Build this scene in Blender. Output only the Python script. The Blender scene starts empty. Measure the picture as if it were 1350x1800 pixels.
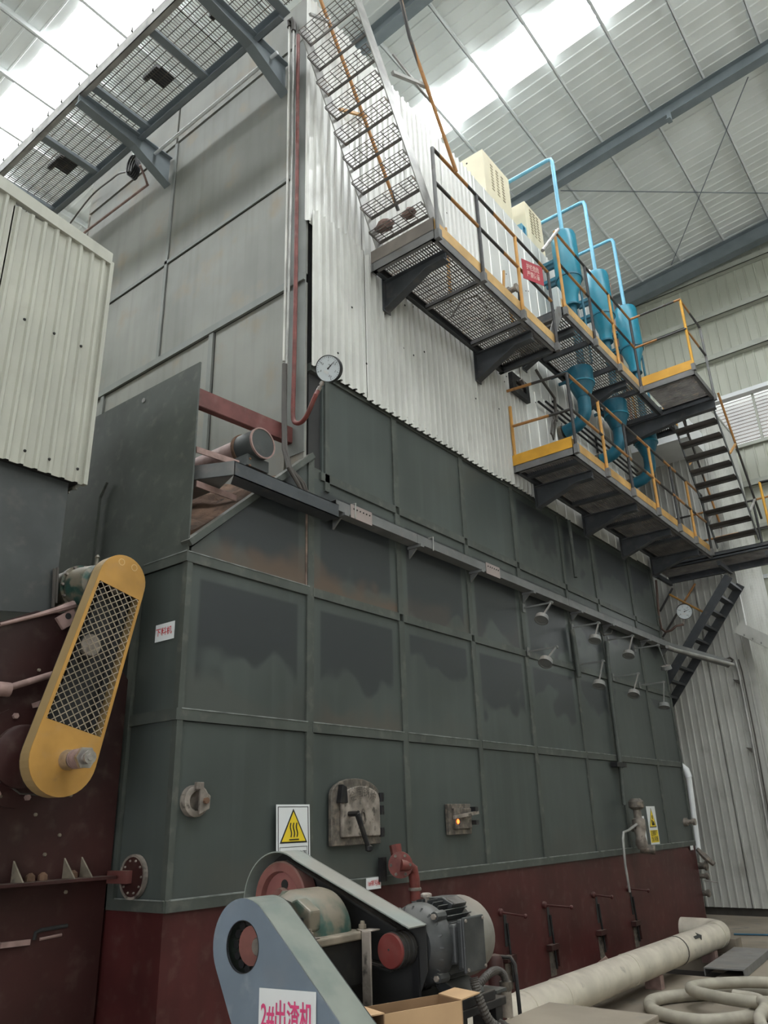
import bpy, math, random
from mathutils import Vector, Matrix
random.seed(7)
sc = bpy.context.scene
COL = sc.collection
# ------------------------------------------------------------------ camera
H = 1.6
M = ((0.7844868, 0.6194367, -0.0296429), (-0.2509552, 0.2733854, -0.9285913), (-0.5670996, 0.7359067, 0.3699181))
_r2 = Vector(M[2]).normalized()
_r0 = (Vector(M[0]) - Vector(M[0]).dot(_r2) * _r2).normalized()
_r1 = _r2.cross(_r0)
M = (_r0, _r1, _r2)                       # rows: right, down, forward
FPX = 1368.36                             # focal length in pixels of the 1350 x 1800 frame
cam_d = bpy.data.cameras.new('camera')
cam_d.sensor_fit = 'VERTICAL'; cam_d.sensor_height = 24.0; cam_d.lens = FPX / 1800 * 24.0
cam_d.clip_start = 0.05; cam_d.clip_end = 200
cam = bpy.data.objects.new('camera', cam_d); COL.objects.link(cam)
cam.matrix_world = Matrix(((_r0.x, -_r1.x, -_r2.x, 0), (_r0.y, -_r1.y, -_r2.y, 0), (_r0.z, -_r1.z, -_r2.z, H), (0, 0, 0, 1)))
sc.camera = cam
# ------------------------------------------------------------------ world, light, exposure
SKYLIGHT = 13.0
WINDOW = 1.1
w = bpy.data.worlds.new('world'); sc.world = w; w.use_nodes = True
w.node_tree.nodes['Background'].inputs[0].default_value = (0.93, 0.96, 1.0, 1)
w.node_tree.nodes['Background'].inputs[1].default_value = 2.2
sc.view_settings.view_transform = 'Standard'; sc.view_settings.look = 'None'
sc.view_settings.gamma = 1.0; sc.view_settings.use_curve_mapping = False
sc.view_settings.exposure = 0.48
sc.cycles.max_bounces = 8; sc.cycles.diffuse_bounces = 5

def P(px, py, X=None, Y=None, Z=None):
    """point of a real plane (X, Y or Z = const) seen at a photograph coordinate"""
    a, b = (px - 675) / FPX, (py - 900) / FPX
    d = _r0 * a + _r1 * b + _r2
    t = X / d.x if X is not None else Y / d.y if Y is not None else (Z - H) / d.z
    p = d * t; p.z += H
    return p
V = Vector
# ------------------------------------------------------------------ materials
def newmat(name):
    m = bpy.data.materials.new(name); m.use_nodes = True
    nt = m.node_tree; b = nt.nodes['Principled BSDF']
    return m, nt, b
def N(nt, t, **kw):
    n = nt.nodes.new(t)
    for k, v in kw.items():
        if k in n.bl_rna.properties: setattr(n, k, v)
        else: n.inputs[k].default_value = v
    return n
def mixc(nt, fac, a, b, mode='MIX'):
    n = nt.nodes.new('ShaderNodeMix'); n.data_type = 'RGBA'; n.blend_type = mode
    for s, v in ((0, fac), (6, a), (7, b)):
        if hasattr(v, 'node'): nt.links.new(v, n.inputs[s])
        else: n.inputs[s].default_value = v if not isinstance(v, tuple) or len(v) == 4 else (*v, 1)
    return n.outputs[2]
def rng(nt, val, a, b, c=0.0, d=1.0):
    n = nt.nodes.new('ShaderNodeMapRange'); n.interpolation_type = 'SMOOTHSTEP'
    nt.links.new(val, n.inputs[0])
    for i, v in zip((1, 2, 3, 4), (a, b, c, d)): n.inputs[i].default_value = v
    return n.outputs[0]
def math_(nt, op, a, b=None):
    n = nt.nodes.new('ShaderNodeMath'); n.operation = op
    for i, v in enumerate((a, b)):
        if v is None: continue
        if hasattr(v, 'node'): nt.links.new(v, n.inputs[i])
        else: n.inputs[i].default_value = v
    return n.outputs[0]
def noise(nt, scale, vec=(1, 1, 1), detail=4, off=None):
    g = nt.nodes.new('ShaderNodeNewGeometry')
    mp = nt.nodes.new('ShaderNodeMapping'); mp.inputs['Scale'].default_value = vec
    nt.links.new(g.outputs['Position'], mp.inputs[0])
    n = nt.nodes.new('ShaderNodeTexNoise'); n.inputs['Scale'].default_value = scale; n.inputs['Detail'].default_value = detail
    nt.links.new(mp.outputs[0], n.inputs['Vector'])
    return n.outputs[0]
DUST = (0.30, 0.25, 0.21)
def mat(name, col, rough=0.6, metal=0.0, var=0.25, scale=2.5, col2=None, amt2=(0.55, 0.75), dust=0.0, streak=0.0, bump=0.0, dustcol=DUST, spec=0.4):
    m, nt, b = newmat(name)
    n1 = noise(nt, scale)
    c = mixc(nt, rng(nt, n1, 0.3, 0.7), tuple(x * (1 - var) for x in col), tuple(min(1, x * (1 + var)) for x in col))
    if col2:
        n2 = noise(nt, scale * 1.7 + 1, detail=8)
        c = mixc(nt, rng(nt, n2, *amt2), c, col2)
    if streak:
        n3 = noise(nt, 1.0, (9, 9, 0.5), detail=3)
        c = mixc(nt, math_(nt, 'MULTIPLY', rng(nt, n3, 0.45, 0.75), streak), c, tuple(x * 0.55 for x in col))
    if dust:
        g = nt.nodes.new('ShaderNodeNewGeometry'); s = nt.nodes.new('ShaderNodeSeparateXYZ')
        nt.links.new(g.outputs['Normal'], s.inputs[0])
        up = rng(nt, s.outputs[2], 0.15, 0.95)
        n4 = noise(nt, 6, detail=6)
        f = math_(nt, 'MULTIPLY', math_(nt, 'MULTIPLY', up, rng(nt, n4, 0.2, 0.6)), dust)
        c = mixc(nt, f, c, dustcol)
        n5 = noise(nt, 9, detail=8)
        c = mixc(nt, math_(nt, 'MULTIPLY', rng(nt, n5, 0.5, 0.85), dust * 0.5), c, dustcol)
    nt.links.new(c, b.inputs['Base Color'])
    b.inputs['Roughness'].default_value = rough; b.inputs['Metallic'].default_value = metal
    b.inputs['Specular IOR Level'].default_value = spec
    if bump:
        bp = nt.nodes.new('ShaderNodeBump'); bp.inputs['Strength'].default_value = bump; bp.inputs['Distance'].default_value = 0.01
        nt.links.new(noise(nt, scale * 6, detail=8), bp.inputs['Height']); nt.links.new(bp.outputs[0], b.inputs['Normal'])
    return m
def emit(name, col, s):
    m, nt, b = newmat(name)
    b.inputs['Base Color'].default_value = (*col, 1); b.inputs['Emission Color'].default_value = (*col, 1)
    b.inputs['Emission Strength'].default_value = s
    return m
def panel_mat(name, col, dark, rust):
    """boiler plate paint: older dark coat left in the middle of a panel, each panel with its own outline of it"""
    m, nt, b = newmat(name)
    tc = nt.nodes.new('ShaderNodeTexCoord'); s = nt.nodes.new('ShaderNodeSeparateXYZ'); nt.links.new(tc.outputs['Generated'], s.inputs[0])
    at = nt.nodes.new('ShaderNodeAttribute'); at.attribute_type = 'OBJECT'; at.attribute_name = 'patch'
    ar = nt.nodes.new('ShaderNodeAttribute'); ar.attribute_type = 'OBJECT'; ar.attribute_name = 'rust'
    n1 = noise(nt, 1.1, detail=3); n2 = noise(nt, 2.2, detail=1.5)
    base = mixc(nt, rng(nt, n1, 0.3, 0.7), tuple(x * 0.86 for x in col), tuple(x * 1.14 for x in col))
    st = noise(nt, 1.0, (7, 7, 0.4), detail=3)
    base = mixc(nt, math_(nt, 'MULTIPLY', rng(nt, st, 0.45, 0.8), 0.35), base, tuple(x * 1.5 for x in col))
    y = s.outputs[1]; z = s.outputs[2]
    ey = math_(nt, 'MINIMUM', y, math_(nt, 'SUBTRACT', 1.0, y))
    ey = rng(nt, ey, 0.07, 0.10)
    zt = rng(nt, math_(nt, 'SUBTRACT', 1.0, z), 0.08, 0.11)
    lo = math_(nt, 'ADD', z, math_(nt, 'MULTIPLY', math_(nt, 'SUBTRACT', n2, 0.5), 1.2))
    lo = math_(nt, 'SUBTRACT', lo, math_(nt, 'SUBTRACT', 1.0, at.outputs['Fac']))
    lo = rng(nt, lo, -0.02, 0.10)
    f = math_(nt, 'MULTIPLY', math_(nt, 'MULTIPLY', ey, zt), lo)
    c = mixc(nt, f, base, dark)
    rr = math_(nt, 'ADD', math_(nt, 'SUBTRACT', 1.0, z), math_(nt, 'MULTIPLY', math_(nt, 'SUBTRACT', n2, 0.5), 0.9))
    rr = math_(nt, 'MULTIPLY', rng(nt, rr, 0.78, 1.0), ar.outputs['Fac'])
    c = mixc(nt, rr, c, rust)
    nt.links.new(c, b.inputs['Base Color']); b.inputs['Roughness'].default_value = 0.40
    b.inputs['Specular IOR Level'].default_value = 0.4
    return m
def stripe_mat(name, a, bcol, per=1.1):
    """hazard paint: bands of two colours along the tube"""
    m, nt, b = newmat(name)
    g = nt.nodes.new('ShaderNodeNewGeometry'); s = nt.nodes.new('ShaderNodeSeparateXYZ'); nt.links.new(g.outputs['Position'], s.inputs[0])
    t = math_(nt, 'ADD', math_(nt, 'ADD', s.outputs[0], s.outputs[1]), math_(nt, 'MULTIPLY', s.outputs[2], 0.35))
    f = math_(nt, 'FRACT', math_(nt, 'MULTIPLY', t, 1.0 / per))
    f = rng(nt, f, 0.49, 0.51)
    c = mixc(nt, f, a, bcol)
    c = mixc(nt, rng(nt, noise(nt, 14, detail=6), 0.6, 0.75), c, (0.10, 0.065, 0.04))
    nt.links.new(c, b.inputs['Base Color']); b.inputs['Roughness'].default_value = 0.55
    return m

YEL = (0.50, 0.255, 0.06)
PANEL = panel_mat('boiler_plate_paint', (0.062, 0.073, 0.069), (0.034, 0.039, 0.042), (0.115, 0.078, 0.056))
TRIM = mat('boiler_trim_paint', (0.070, 0.079, 0.071), 0.5, var=0.15, scale=3, dust=0.6, dustcol=(0.27, 0.25, 0.22))
UPPER = mat('upper_plate_paint', (0.235, 0.236, 0.216), 0.5, var=0.16, scale=0.9, col2=(0.27, 0.225, 0.17), amt2=(0.52, 0.8), streak=0.25)
UPTRIM = mat('upper_trim_paint', (0.20, 0.21, 0.20), 0.5, var=0.1)
SEAM = mat('dark_joint', (0.03, 0.03, 0.03), 0.8)
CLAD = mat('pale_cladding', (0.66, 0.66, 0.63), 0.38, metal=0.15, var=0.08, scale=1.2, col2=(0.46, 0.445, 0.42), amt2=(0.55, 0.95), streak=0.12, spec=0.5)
BASE = mat('crimson_base_paint', (0.064, 0.0145, 0.0145), 0.45, var=0.22, scale=2, dust=0.3, streak=0.3)
CRIM = mat('crimson_machine_paint', (0.036, 0.011, 0.010), 0.5, var=0.35, scale=1.5, dust=0.25, streak=0.2)
REDPIPE = mat('red_pipe_paint', (0.16, 0.04, 0.034), 0.5, var=0.25, scale=8, dust=0.5)
REDCH = mat('red_channel_paint', (0.15, 0.05, 0.045), 0.55, var=0.2, scale=6, dust=0.5)
STEEL = mat('grey_channel_paint', (0.17, 0.17, 0.17), 0.5, var=0.18, scale=4, col2=(0.14, 0.12, 0.10), dust=0.3)
DARK = mat('dark_bracket_paint', (0.055, 0.060, 0.067), 0.5, var=0.2, scale=3, dust=0.4)
GRATE = mat('grating_steel', (0.12, 0.11, 0.10), 0.6, metal=0.3, var=0.3, scale=5, col2=(0.22, 0.17, 0.13))
TREAD = mat('tread_steel', (0.11, 0.105, 0.10), 0.6, metal=0.2, var=0.2, dust=0.6)
YELLOW = mat('yellow_paint', YEL, 0.5, var=0.14, scale=5, col2=(0.16, 0.10, 0.05), amt2=(0.66, 0.8), dust=0.25)
BRIGHTY = mat('fresh_yellow_paint', (0.62, 0.32, 0.035), 0.5, var=0.1, scale=5, col2=(0.14, 0.08, 0.03), amt2=(0.70, 0.8))
PALEY = mat('dusty_yellow_paint', (0.56, 0.36, 0.15), 0.55, var=0.15, scale=4, col2=(0.20, 0.18, 0.16), amt2=(0.6, 0.78))
GUARDY = mat('guard_yellow_paint', (0.44, 0.235, 0.055), 0.5, var=0.15, scale=4, col2=(0.22, 0.13, 0.06), amt2=(0.6, 0.9), dust=0.35)
BLACKP = mat('black_rail_paint', (0.035, 0.035, 0.037), 0.5, dust=0.3)
STRIPE = stripe_mat('hazard_rail_paint', (0.045, 0.042, 0.04), (0.40, 0.19, 0.06), 1.15)
CYAN = mat('sky_blue_paint', (0.012, 0.205, 0.30), 0.35, var=0.12, scale=4, dust=0.12, spec=0.5)
CYAN2 = mat('deep_blue_paint', (0.012, 0.115, 0.175), 0.4, var=0.15, scale=5, dust=0.2)
CYANP = mat('pale_blue_pipe_paint', (0.16, 0.42, 0.58), 0.4, var=0.12)
CREAM = mat('cream_cabinet_paint', (0.70, 0.64, 0.47), 0.5, var=0.05)
CONC = mat('dusty_concrete', (0.235, 0.198, 0.155), 0.85, var=0.2, scale=1.3, col2=(0.15, 0.14, 0.125), bump=0.3)
ROOF = mat('roof_sheet_underside', (0.80, 0.82, 0.80), 0.5, var=0.06, scale=0.8, spec=0.3)
PURL = mat('galvanised_purlin', (0.80, 0.82, 0.82), 0.5, var=0.06)
RAFT = mat('blue_grey_rafter_paint', (0.20, 0.23, 0.25), 0.5, var=0.1)
GABLE = mat('gable_sheet', (0.46, 0.47, 0.40), 0.5, var=0.06, scale=0.7)
GIRT = mat('girt_paint', (0.40, 0.41, 0.36), 0.5, var=0.08)
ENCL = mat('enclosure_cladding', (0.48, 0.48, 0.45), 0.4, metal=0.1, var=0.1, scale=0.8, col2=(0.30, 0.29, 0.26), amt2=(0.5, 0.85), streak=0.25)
HOPC = mat('hopper_cladding', (0.43, 0.43, 0.37), 0.5, var=0.08, scale=1.5, streak=0.25, col2=(0.35, 0.31, 0.25), amt2=(0.6, 0.9))
CHUTE = mat('chute_plate_paint', (0.056, 0.062, 0.062), 0.5, var=0.2, scale=2.5, dust=0.25)
SKYL = emit('translucent_skylight', (0.95, 0.98, 1.0), SKYLIGHT)
LPANE = emit('louver_daylight', (0.95, 0.98, 1.0), 0.28)
WPANE = emit('daylit_pane', (0.95, 0.98, 1.0), WINDOW)  # gable window, plus the glowing panes added to the unseen walls
WHITE = mat('white_enamel', (0.72, 0.74, 0.75), 0.4, var=0.03)
DIAL = mat('gauge_dial', (0.70, 0.76, 0.80), 0.3, var=0.02)
BLACK = mat('black_enamel', (0.02, 0.02, 0.022), 0.4)
INKR = mat('red_ink', (0.55, 0.03, 0.04), 0.5, var=0.05)
INKP = mat('pink_red_ink', (0.66, 0.07, 0.20), 0.5, var=0.12, scale=30)
INKK = mat('black_ink', (0.02, 0.02, 0.02), 0.5)
SIGNY = mat('sign_yellow', (0.78, 0.58, 0.03), 0.5, var=0.04)
SIGNR = mat('sign_red', (0.42, 0.05, 0.07), 0.5, var=0.06)
SIGNP = mat('sign_pale_ink', (0.75, 0.55, 0.50), 0.5, var=0.03)
MOTOR = mat('motor_grey_paint', (0.042, 0.045, 0.047), 0.4, var=0.2, scale=9, dust=0.45, dustcol=(0.22, 0.21, 0.19))
FANC = mat('fan_cover_paint', (0.20, 0.19, 0.17), 0.5, var=0.2, scale=7, dust=0.6)
GEAR = mat('green_gearbox_paint', (0.030, 0.075, 0.062), 0.4, var=0.3, scale=8, dust=1.0, dustcol=(0.23, 0.195, 0.15), col2=(0.17, 0.148, 0.112), amt2=(0.38, 0.62), bump=0.1)
GEARD = mat('dusty_flange', (0.20, 0.17, 0.13), 0.7, var=0.25, scale=10, col2=(0.09, 0.08, 0.065))
CGUARD = mat('blue_grey_guard_paint', (0.17, 0.21, 0.262), 0.42, var=0.1, scale=4, col2=(0.25, 0.29, 0.33), dust=0.25)
CGRIM = mat('guard_rim_paint', (0.155, 0.195, 0.175), 0.5, var=0.15, scale=6, dust=0.35)
BGUARD = mat('belt_guard_paint', (0.25, 0.28, 0.26), 0.5, var=0.12, scale=4, dust=0.5)
PULLEY = mat('red_sheave_paint', (0.21, 0.085, 0.075), 0.55, var=0.2, scale=8, dust=0.6)
PULL2 = mat('red_cap_paint', (0.16, 0.03, 0.027), 0.5, var=0.2, scale=8, dust=0.3)
RUBBER = mat('black_rubber', (0.018, 0.018, 0.018), 0.6, dust=0.3)
CARD = mat('cardboard', (0.50, 0.325, 0.18), 0.8, var=0.08, scale=6)
CARDI = mat('shaded_cardboard', (0.27, 0.165, 0.09), 0.85, var=0.08, scale=6)  # darker cardboard copy; the shade inside the box is put into its colour
LAGG = mat('white_pipe_lagging', (0.58, 0.53, 0.44), 0.6, var=0.12, scale=4, dust=0.5, col2=(0.30, 0.27, 0.23), amt2=(0.6, 0.8))
HOSE = mat('dirty_hose', (0.36, 0.33, 0.27), 0.7, var=0.15, scale=6)
IRON = mat('cast_iron', (0.13, 0.115, 0.10), 0.55, metal=0.3, var=0.35, scale=12, col2=(0.24, 0.20, 0.165), amt2=(0.45, 0.7), bump=0.3)
IRONP = mat('pale_cast_iron', (0.27, 0.235, 0.205), 0.55, metal=0.2, var=0.35, scale=9, col2=(0.09, 0.08, 0.07), amt2=(0.55, 0.7), bump=0.3)
BLKIRON = mat('black_iron', (0.022, 0.022, 0.024), 0.45, metal=0.3, dust=0.4)
RUST = mat('brown_rusty_dust', (0.135, 0.078, 0.050), 0.9, var=0.4, scale=5, col2=(0.06, 0.04, 0.03), bump=0.8)
SHINY = mat('worn_bare_steel', (0.45, 0.42, 0.40), 0.3, metal=0.8, var=0.2, scale=20)
PINKS = mat('dusty_red_steel', (0.30, 0.20, 0.18), 0.6, var=0.2, scale=12)
CONDUIT = mat('conduit_grey', (0.36, 0.355, 0.34), 0.4, metal=0.3, var=0.2, scale=6)
TRAY = mat('tray_paint', (0.14, 0.145, 0.145), 0.5, var=0.15, scale=3, dust=0.7, dustcol=(0.30, 0.245, 0.23))
TRAYD = mat('dark_tray_paint', (0.050, 0.056, 0.063), 0.45, var=0.15, dust=0.5)
TRAYP = mat('pinkish_cover_plate', (0.30, 0.25, 0.235), 0.6, var=0.1)
DISCP = mat('grey_disc_paint', (0.16, 0.165, 0.16), 0.5, var=0.15, dust=0.7)
CORD = mat('cable_grey', (0.07, 0.062, 0.055), 0.6)
TIMBER = mat('pinkish_timber', (0.34, 0.24, 0.20), 0.8, var=0.15, scale=9)
GLOW = emit('furnace_glow', (1.0, 0.12, 0.02), 4.0)
PIT = mat('dark_concrete', (0.05, 0.045, 0.04), 0.9, var=0.3)  # much darker concrete tone, for the pit lining and the enclosure curb
BLUEL = mat('blue_line_paint', (0.02, 0.10, 0.17), 0.6)

# ------------------------------------------------------------------ mesh helpers
ROOT = {}
class MB:
    def __init__(s): s.v = []; s.f = []
    def add(s, vs, fs):
        o = len(s.v); s.v += [tuple(p) for p in vs]; s.f += [tuple(i + o for i in f) for f in fs]; return s
    def box(s, a, b):
        x0, y0, z0 = (min(a[i], b[i]) for i in range(3)); x1, y1, z1 = (max(a[i], b[i]) for i in range(3))
        return s.add([(x0, y0, z0), (x1, y0, z0), (x1, y1, z0), (x0, y1, z0), (x0, y0, z1), (x1, y0, z1), (x1, y1, z1), (x0, y1, z1)],
                     [(0, 3, 2, 1), (4, 5, 6, 7), (0, 1, 5, 4), (1, 2, 6, 5), (2, 3, 7, 6), (3, 0, 4, 7)])
    def bar(s, p, q, w, h, up=(0, 0, 1)):
        p, q = V(p), V(q); d = (q - p).normalized(); up = V(up)
        sd = d.cross(up)
        if sd.length < 1e-4: sd = d.cross(V((1, 0, 0)))
        sd.normalize(); u = sd.cross(d).normalized()
        sd *= w / 2; u *= h / 2
        return s.add([p - sd - u, p + sd - u, p + sd + u, p - sd + u, q - sd - u, q + sd - u, q + sd + u, q - sd + u],
                     [(0, 3, 2, 1), (4, 5, 6, 7), (0, 1, 5, 4), (1, 2, 6, 5), (2, 3, 7, 6), (3, 0, 4, 7)][::1])
    def tube(s, pts, r, n=10, r1=None):
        pts = [V(p) for p in pts]; k = len(pts); rs = r if isinstance(r, (list, tuple)) else [r] * k
        t0 = (pts[1] - pts[0]).normalized(); ref = V((0, 0, 1)) if abs(t0.z) < 0.9 else V((1, 0, 0))
        a = t0.cross(ref).normalized(); rings = []; o = len(s.v)
        for i, p in enumerate(pts):
            t = ((pts[min(i + 1, k - 1)] - p).normalized() + (p - pts[max(i - 1, 0)]).normalized())
            if t.length < 1e-6: t = t0
            t.normalize(); a = (a - a.dot(t) * t).normalized(); b = t.cross(a)
            s.v += [tuple(p + (a * math.cos(2 * math.pi * j / n) + b * math.sin(2 * math.pi * j / n)) * rs[i]) for j in range(n)]
        for i in range(k - 1):
            for j in range(n):
                s.f.append((o + i * n + j, o + i * n + (j + 1) % n, o + (i + 1) * n + (j + 1) % n, o + (i + 1) * n + j))
        s.f.append(tuple(o + j for j in range(n))[::-1]); s.f.append(tuple(o + (k - 1) * n + j for j in range(n)))
        return s
    def cyl(s, p, q, r, n=20): return s.tube([p, q], r, n)
    def lathe(s, c, ax, prof, n=24):
        """prof: (distance along ax, radius)"""
        ax = V(ax).normalized()
        ref = V((0, 0, 1)) if abs(ax.z) < 0.9 else V((1, 0, 0))
        a = ax.cross(ref).normalized(); b = ax.cross(a); o = len(s.v); c = V(c)
        for t, r in prof:
            s.v += [tuple(c + ax * t + (a * math.cos(2 * math.pi * j / n) + b * math.sin(2 * math.pi * j / n)) * max(r, 1e-4)) for j in range(n)]
        for i in range(len(prof) - 1):
            for j in range(n):
                s.f.append((o + i * n + j, o + i * n + (j + 1) % n, o + (i + 1) * n + (j + 1) % n, o + (i + 1) * n + j))
        s.f.append(tuple(o + j for j in range(n))[::-1]); s.f.append(tuple(o + (len(prof) - 1) * n + j for j in range(n)))
        return s
    def prism(s, poly, vec):
        poly = [V(p) for p in poly]; vec = V(vec); n = len(poly)
        return s.add(poly + [p + vec for p in poly], [tuple(range(n))[::-1], tuple(range(n, 2 * n))] + [(i, (i + 1) % n, n + (i + 1) % n, n + i) for i in range(n)])
    def ring(s, outer, inner, vec):
        """plate between two closed outlines of the same point count, extruded"""
        n = len(outer); vec = V(vec); o = [V(p) for p in outer]; i_ = [V(p) for p in inner]
        fs = []
        for k in range(n):
            m = (k + 1) % n
            fs += [(k, m, n + m, n + k), (2 * n + k, 3 * n + k, 3 * n + m, 2 * n + m), (k, 2 * n + k, 2 * n + m, m), (n + k, n + m, 3 * n + m, 3 * n + k)]
        return s.add(o + i_ + [p + vec for p in o] + [p + vec for p in i_], fs)
    def corr(s, o, u, v, nrm, L, Hh, pitch, depth, rib=0.35, th=0.004, phase=0.0):
        """profiled sheet: ribs run along v, repeat along u"""
        o, u, v, nrm = V(o), V(u), V(v), V(nrm); prof = [(0, 0)]; x = phase
        while x < L - 1e-6:
            for a, d in ((0, 0), (rib * 0.25, 1), (rib * 0.75, 1), (rib, 0)):
                t = x + a * pitch
                if 0 < t < L: prof.append((t, d * depth))
            x += pitch
        prof.append((L, 0))
        return s.profile(o, u, v, nrm, prof, Hh, th)
    def profile(s, o, u, v, nrm, prof, Hh, th=0.004):
        loop = [o + u * a + nrm * d for a, d in prof] + [o + u * a + nrm * (d - th) for a, d in reversed(prof)]
        n = len(prof); b = len(s.v)
        s.v += [tuple(p) for p in loop] + [tuple(p + v * Hh) for p in loop]; T = 2 * n
        for i in range(T):
            j = (i + 1) % T
            s.f.append((b + i, b + j, b + T + j, b + T + i))
        for i in range(n - 1):
            q = (b + i, b + i + 1, b + T - 2 - i, b + T - 1 - i)
            s.f.append(q[::-1]); s.f.append(tuple(k + T for k in q))
        return s
    def build(s, name, m, parent=None, smooth=False, bev=0.0, **props):
        me = bpy.data.meshes.new(name); loc = ROOT.get(parent.name, V((0, 0, 0))) if parent else V((0, 0, 0))
        if not parent:
            xs = [p[0] for p in s.v]; ys = [p[1] for p in s.v]; zs = [p[2] for p in s.v]
            loc = V(((min(xs) + max(xs)) / 2, (min(ys) + max(ys)) / 2, min(zs)))
        me.from_pydata([(p[0] - loc.x, p[1] - loc.y, p[2] - loc.z) for p in s.v], [], s.f)
        import bmesh
        bm = bmesh.new(); bm.from_mesh(me); bmesh.ops.recalc_face_normals(bm, faces=bm.faces); bm.to_mesh(me); bm.free()
        if smooth:
            for p in me.polygons: p.use_smooth = True
        me.materials.append(m)
        o = bpy.data.objects.new(name, me); COL.objects.link(o)
        if parent: o.parent = parent
        else: o.location = loc
        ROOT[o.name] = loc
        if smooth:
            md = o.modifiers.new('edges', 'EDGE_SPLIT'); md.split_angle = math.radians(38)
        if bev:
            md = o.modifiers.new('bevel', 'BEVEL'); md.width = bev; md.segments = 2; md.limit_method = 'ANGLE'
        for k, val in props.items(): o[k] = val
        return o
def thing(name, label, cat, loc, group=None):
    o = bpy.data.objects.new(name, None); COL.objects.link(o); o.location = loc; o.empty_display_size = 0.2
    o['label'] = label; o['category'] = cat
    if group: o['group'] = group
    ROOT[o.name] = V(loc); return o
def struct(name, loc=(0, 0, 0)):
    o = bpy.data.objects.new(name, None); COL.objects.link(o); o.location = loc; o['kind'] = 'structure'
    ROOT[o.name] = V(loc); return o
def tag(o, label, cat, group=None):
    o['label'] = label; o['category'] = cat
    if group: o['group'] = group
    return o
def dup(root, delta, label=None):
    r = root.copy(); COL.objects.link(r); r.location = root.location + V(delta); ROOT[r.name] = V(r.location)
    if label: r['label'] = label
    def kids(a, b):
        for ch in list(a.children):
            c = ch.copy(); COL.objects.link(c); c.parent = b; ROOT[c.name] = ROOT[r.name]; kids(ch, c)
    kids(root, r); return r
def box(a, b): return MB().box(a, b)
def arc(c, u, v, r, a0, a1, n): return [V(c) + (V(u) * math.cos(a0 + (a1 - a0) * i / n) + V(v) * math.sin(a0 + (a1 - a0) * i / n)) * r for i in range(n + 1)]
_tx = {}
def text(mb, s, org, u, v, size, align='CENTER', th=0.002, sx=1.0, bold=0.0):
    """lettering as thin raised geometry in the plane (org; u right, v up)"""
    key = (s, align, bold)
    if key not in _tx:
        cu = bpy.data.curves.new('lettering', 'FONT'); cu.body = s; cu.size = 1.0; cu.align_x = align; cu.align_y = 'CENTER'; cu.resolution_u = 3; cu.offset = bold
        ob = bpy.data.objects.new('lettering', cu); COL.objects.link(ob)
        dg = bpy.context.evaluated_depsgraph_get(); me = bpy.data.meshes.new_from_object(ob.evaluated_get(dg))
        _tx[key] = ([tuple(q.co) for q in me.vertices], [tuple(p.vertices) for p in me.polygons])
        bpy.data.objects.remove(ob); bpy.data.meshes.remove(me); bpy.data.curves.remove(cu)
    vs, fs = _tx[key]; u, v = V(u), V(v); n = u.cross(v).normalized() * th
    return mb.add([V(org) + u * (a * size * sx) + v * (b * size) + n for a, b, _ in vs], fs)
def smooth_path(pts, n=6):
    out = []; k = len(pts)
    for i in range(k - 1):
        p0, p1, p2, p3 = pts[max(i - 1, 0)], pts[i], pts[i + 1], pts[min(i + 2, k - 1)]
        for j in range(n):
            s = j / n; out.append(0.5 * ((2 * p1) + (p2 - p0) * s + (2 * p0 - 5 * p1 + 4 * p2 - p3) * s * s + (3 * p1 - p0 - 3 * p2 + p3) * s ** 3))
    return out + [pts[-1]]
XA, YA, ZA = V((1, 0, 0)), V((0, 1, 0)), V((0, 0, 1))
# =================================================================== SETTING
RZ0, RS = 14.83, 0.08
def rz(x): return RZ0 + RS * x
XW, XE, YS, YN = -16.0, 8.0, -6.0, 18.0
fl = MB()
fl.box((XW, YS, -0.2), (-3.95, 9.4, 0)); fl.box((-3.95, YS, -0.2), (XE, 9.4, 0)); fl.box((-3.1, 9.4, -0.2), (XE, YN + 1, 0))
fl.box((-4.3, 10.9, -0.2), (-3.1, YN + 1, 0)); fl.box((XW, 9.4, -0.2), (-4.3, YN + 1, 0))
floor = fl.build('floor', CONC, kind='structure')
pit = MB().box((-4.3, 9.4, -0.75), (-3.1, 10.9, -0.7))
pit.box((-4.3, 9.4, -0.75), (-4.28, 10.9, -0.2)); pit.box((-3.12, 9.4, -0.75), (-3.1, 10.9, -0.2)); pit.box((-4.3, 9.4, -0.75), (-3.1, 9.42, -0.2)); pit.box((-4.3, 10.88, -0.75), (-3.1, 10.9, -0.2))
pit.build('pit_lining', PIT, floor)
# roof: profiled sheets laid along the slope, translucent strips between, purlins, rafters
ceil = struct('ceiling', (0, 6, RZ0))
PW = 0.885
k = 0; y = 9.36 - PW * 17
sl = V((1, 0, RS)).normalized(); dn = V((RS, 0, -1)).normalized()
prev = None; skyk = {17, 11, 5}
while y < YN + 0.2:
    idx = k
    L = (XE - XW) / sl.x
    o = V((XW, y, rz(XW) + 0.16))
    m = SKYL if idx in skyk else ROOF
    MB().corr(o, YA, sl, dn, PW + 0.01, L, PW / 4, 0.018, 0.22, phase=0.02).build('skylight_sheet' if idx in skyk else 'roof_sheet', m, ceil)
    y += PW; k += 1
x = -3.70 - 1.05 * 11
while x < XE:
    z = rz(x)
    b = MB().box((x, YS, z), (x + 0.012, YN, z + 0.16)).box((x, YS, z), (x + 0.055, YN, z + 0.006)).box((x - 0.045, YS, z + 0.152), (x + 0.01, YN, z + 0.158))
    b.build('purlin', PURL, ceil); x += 1.05
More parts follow.
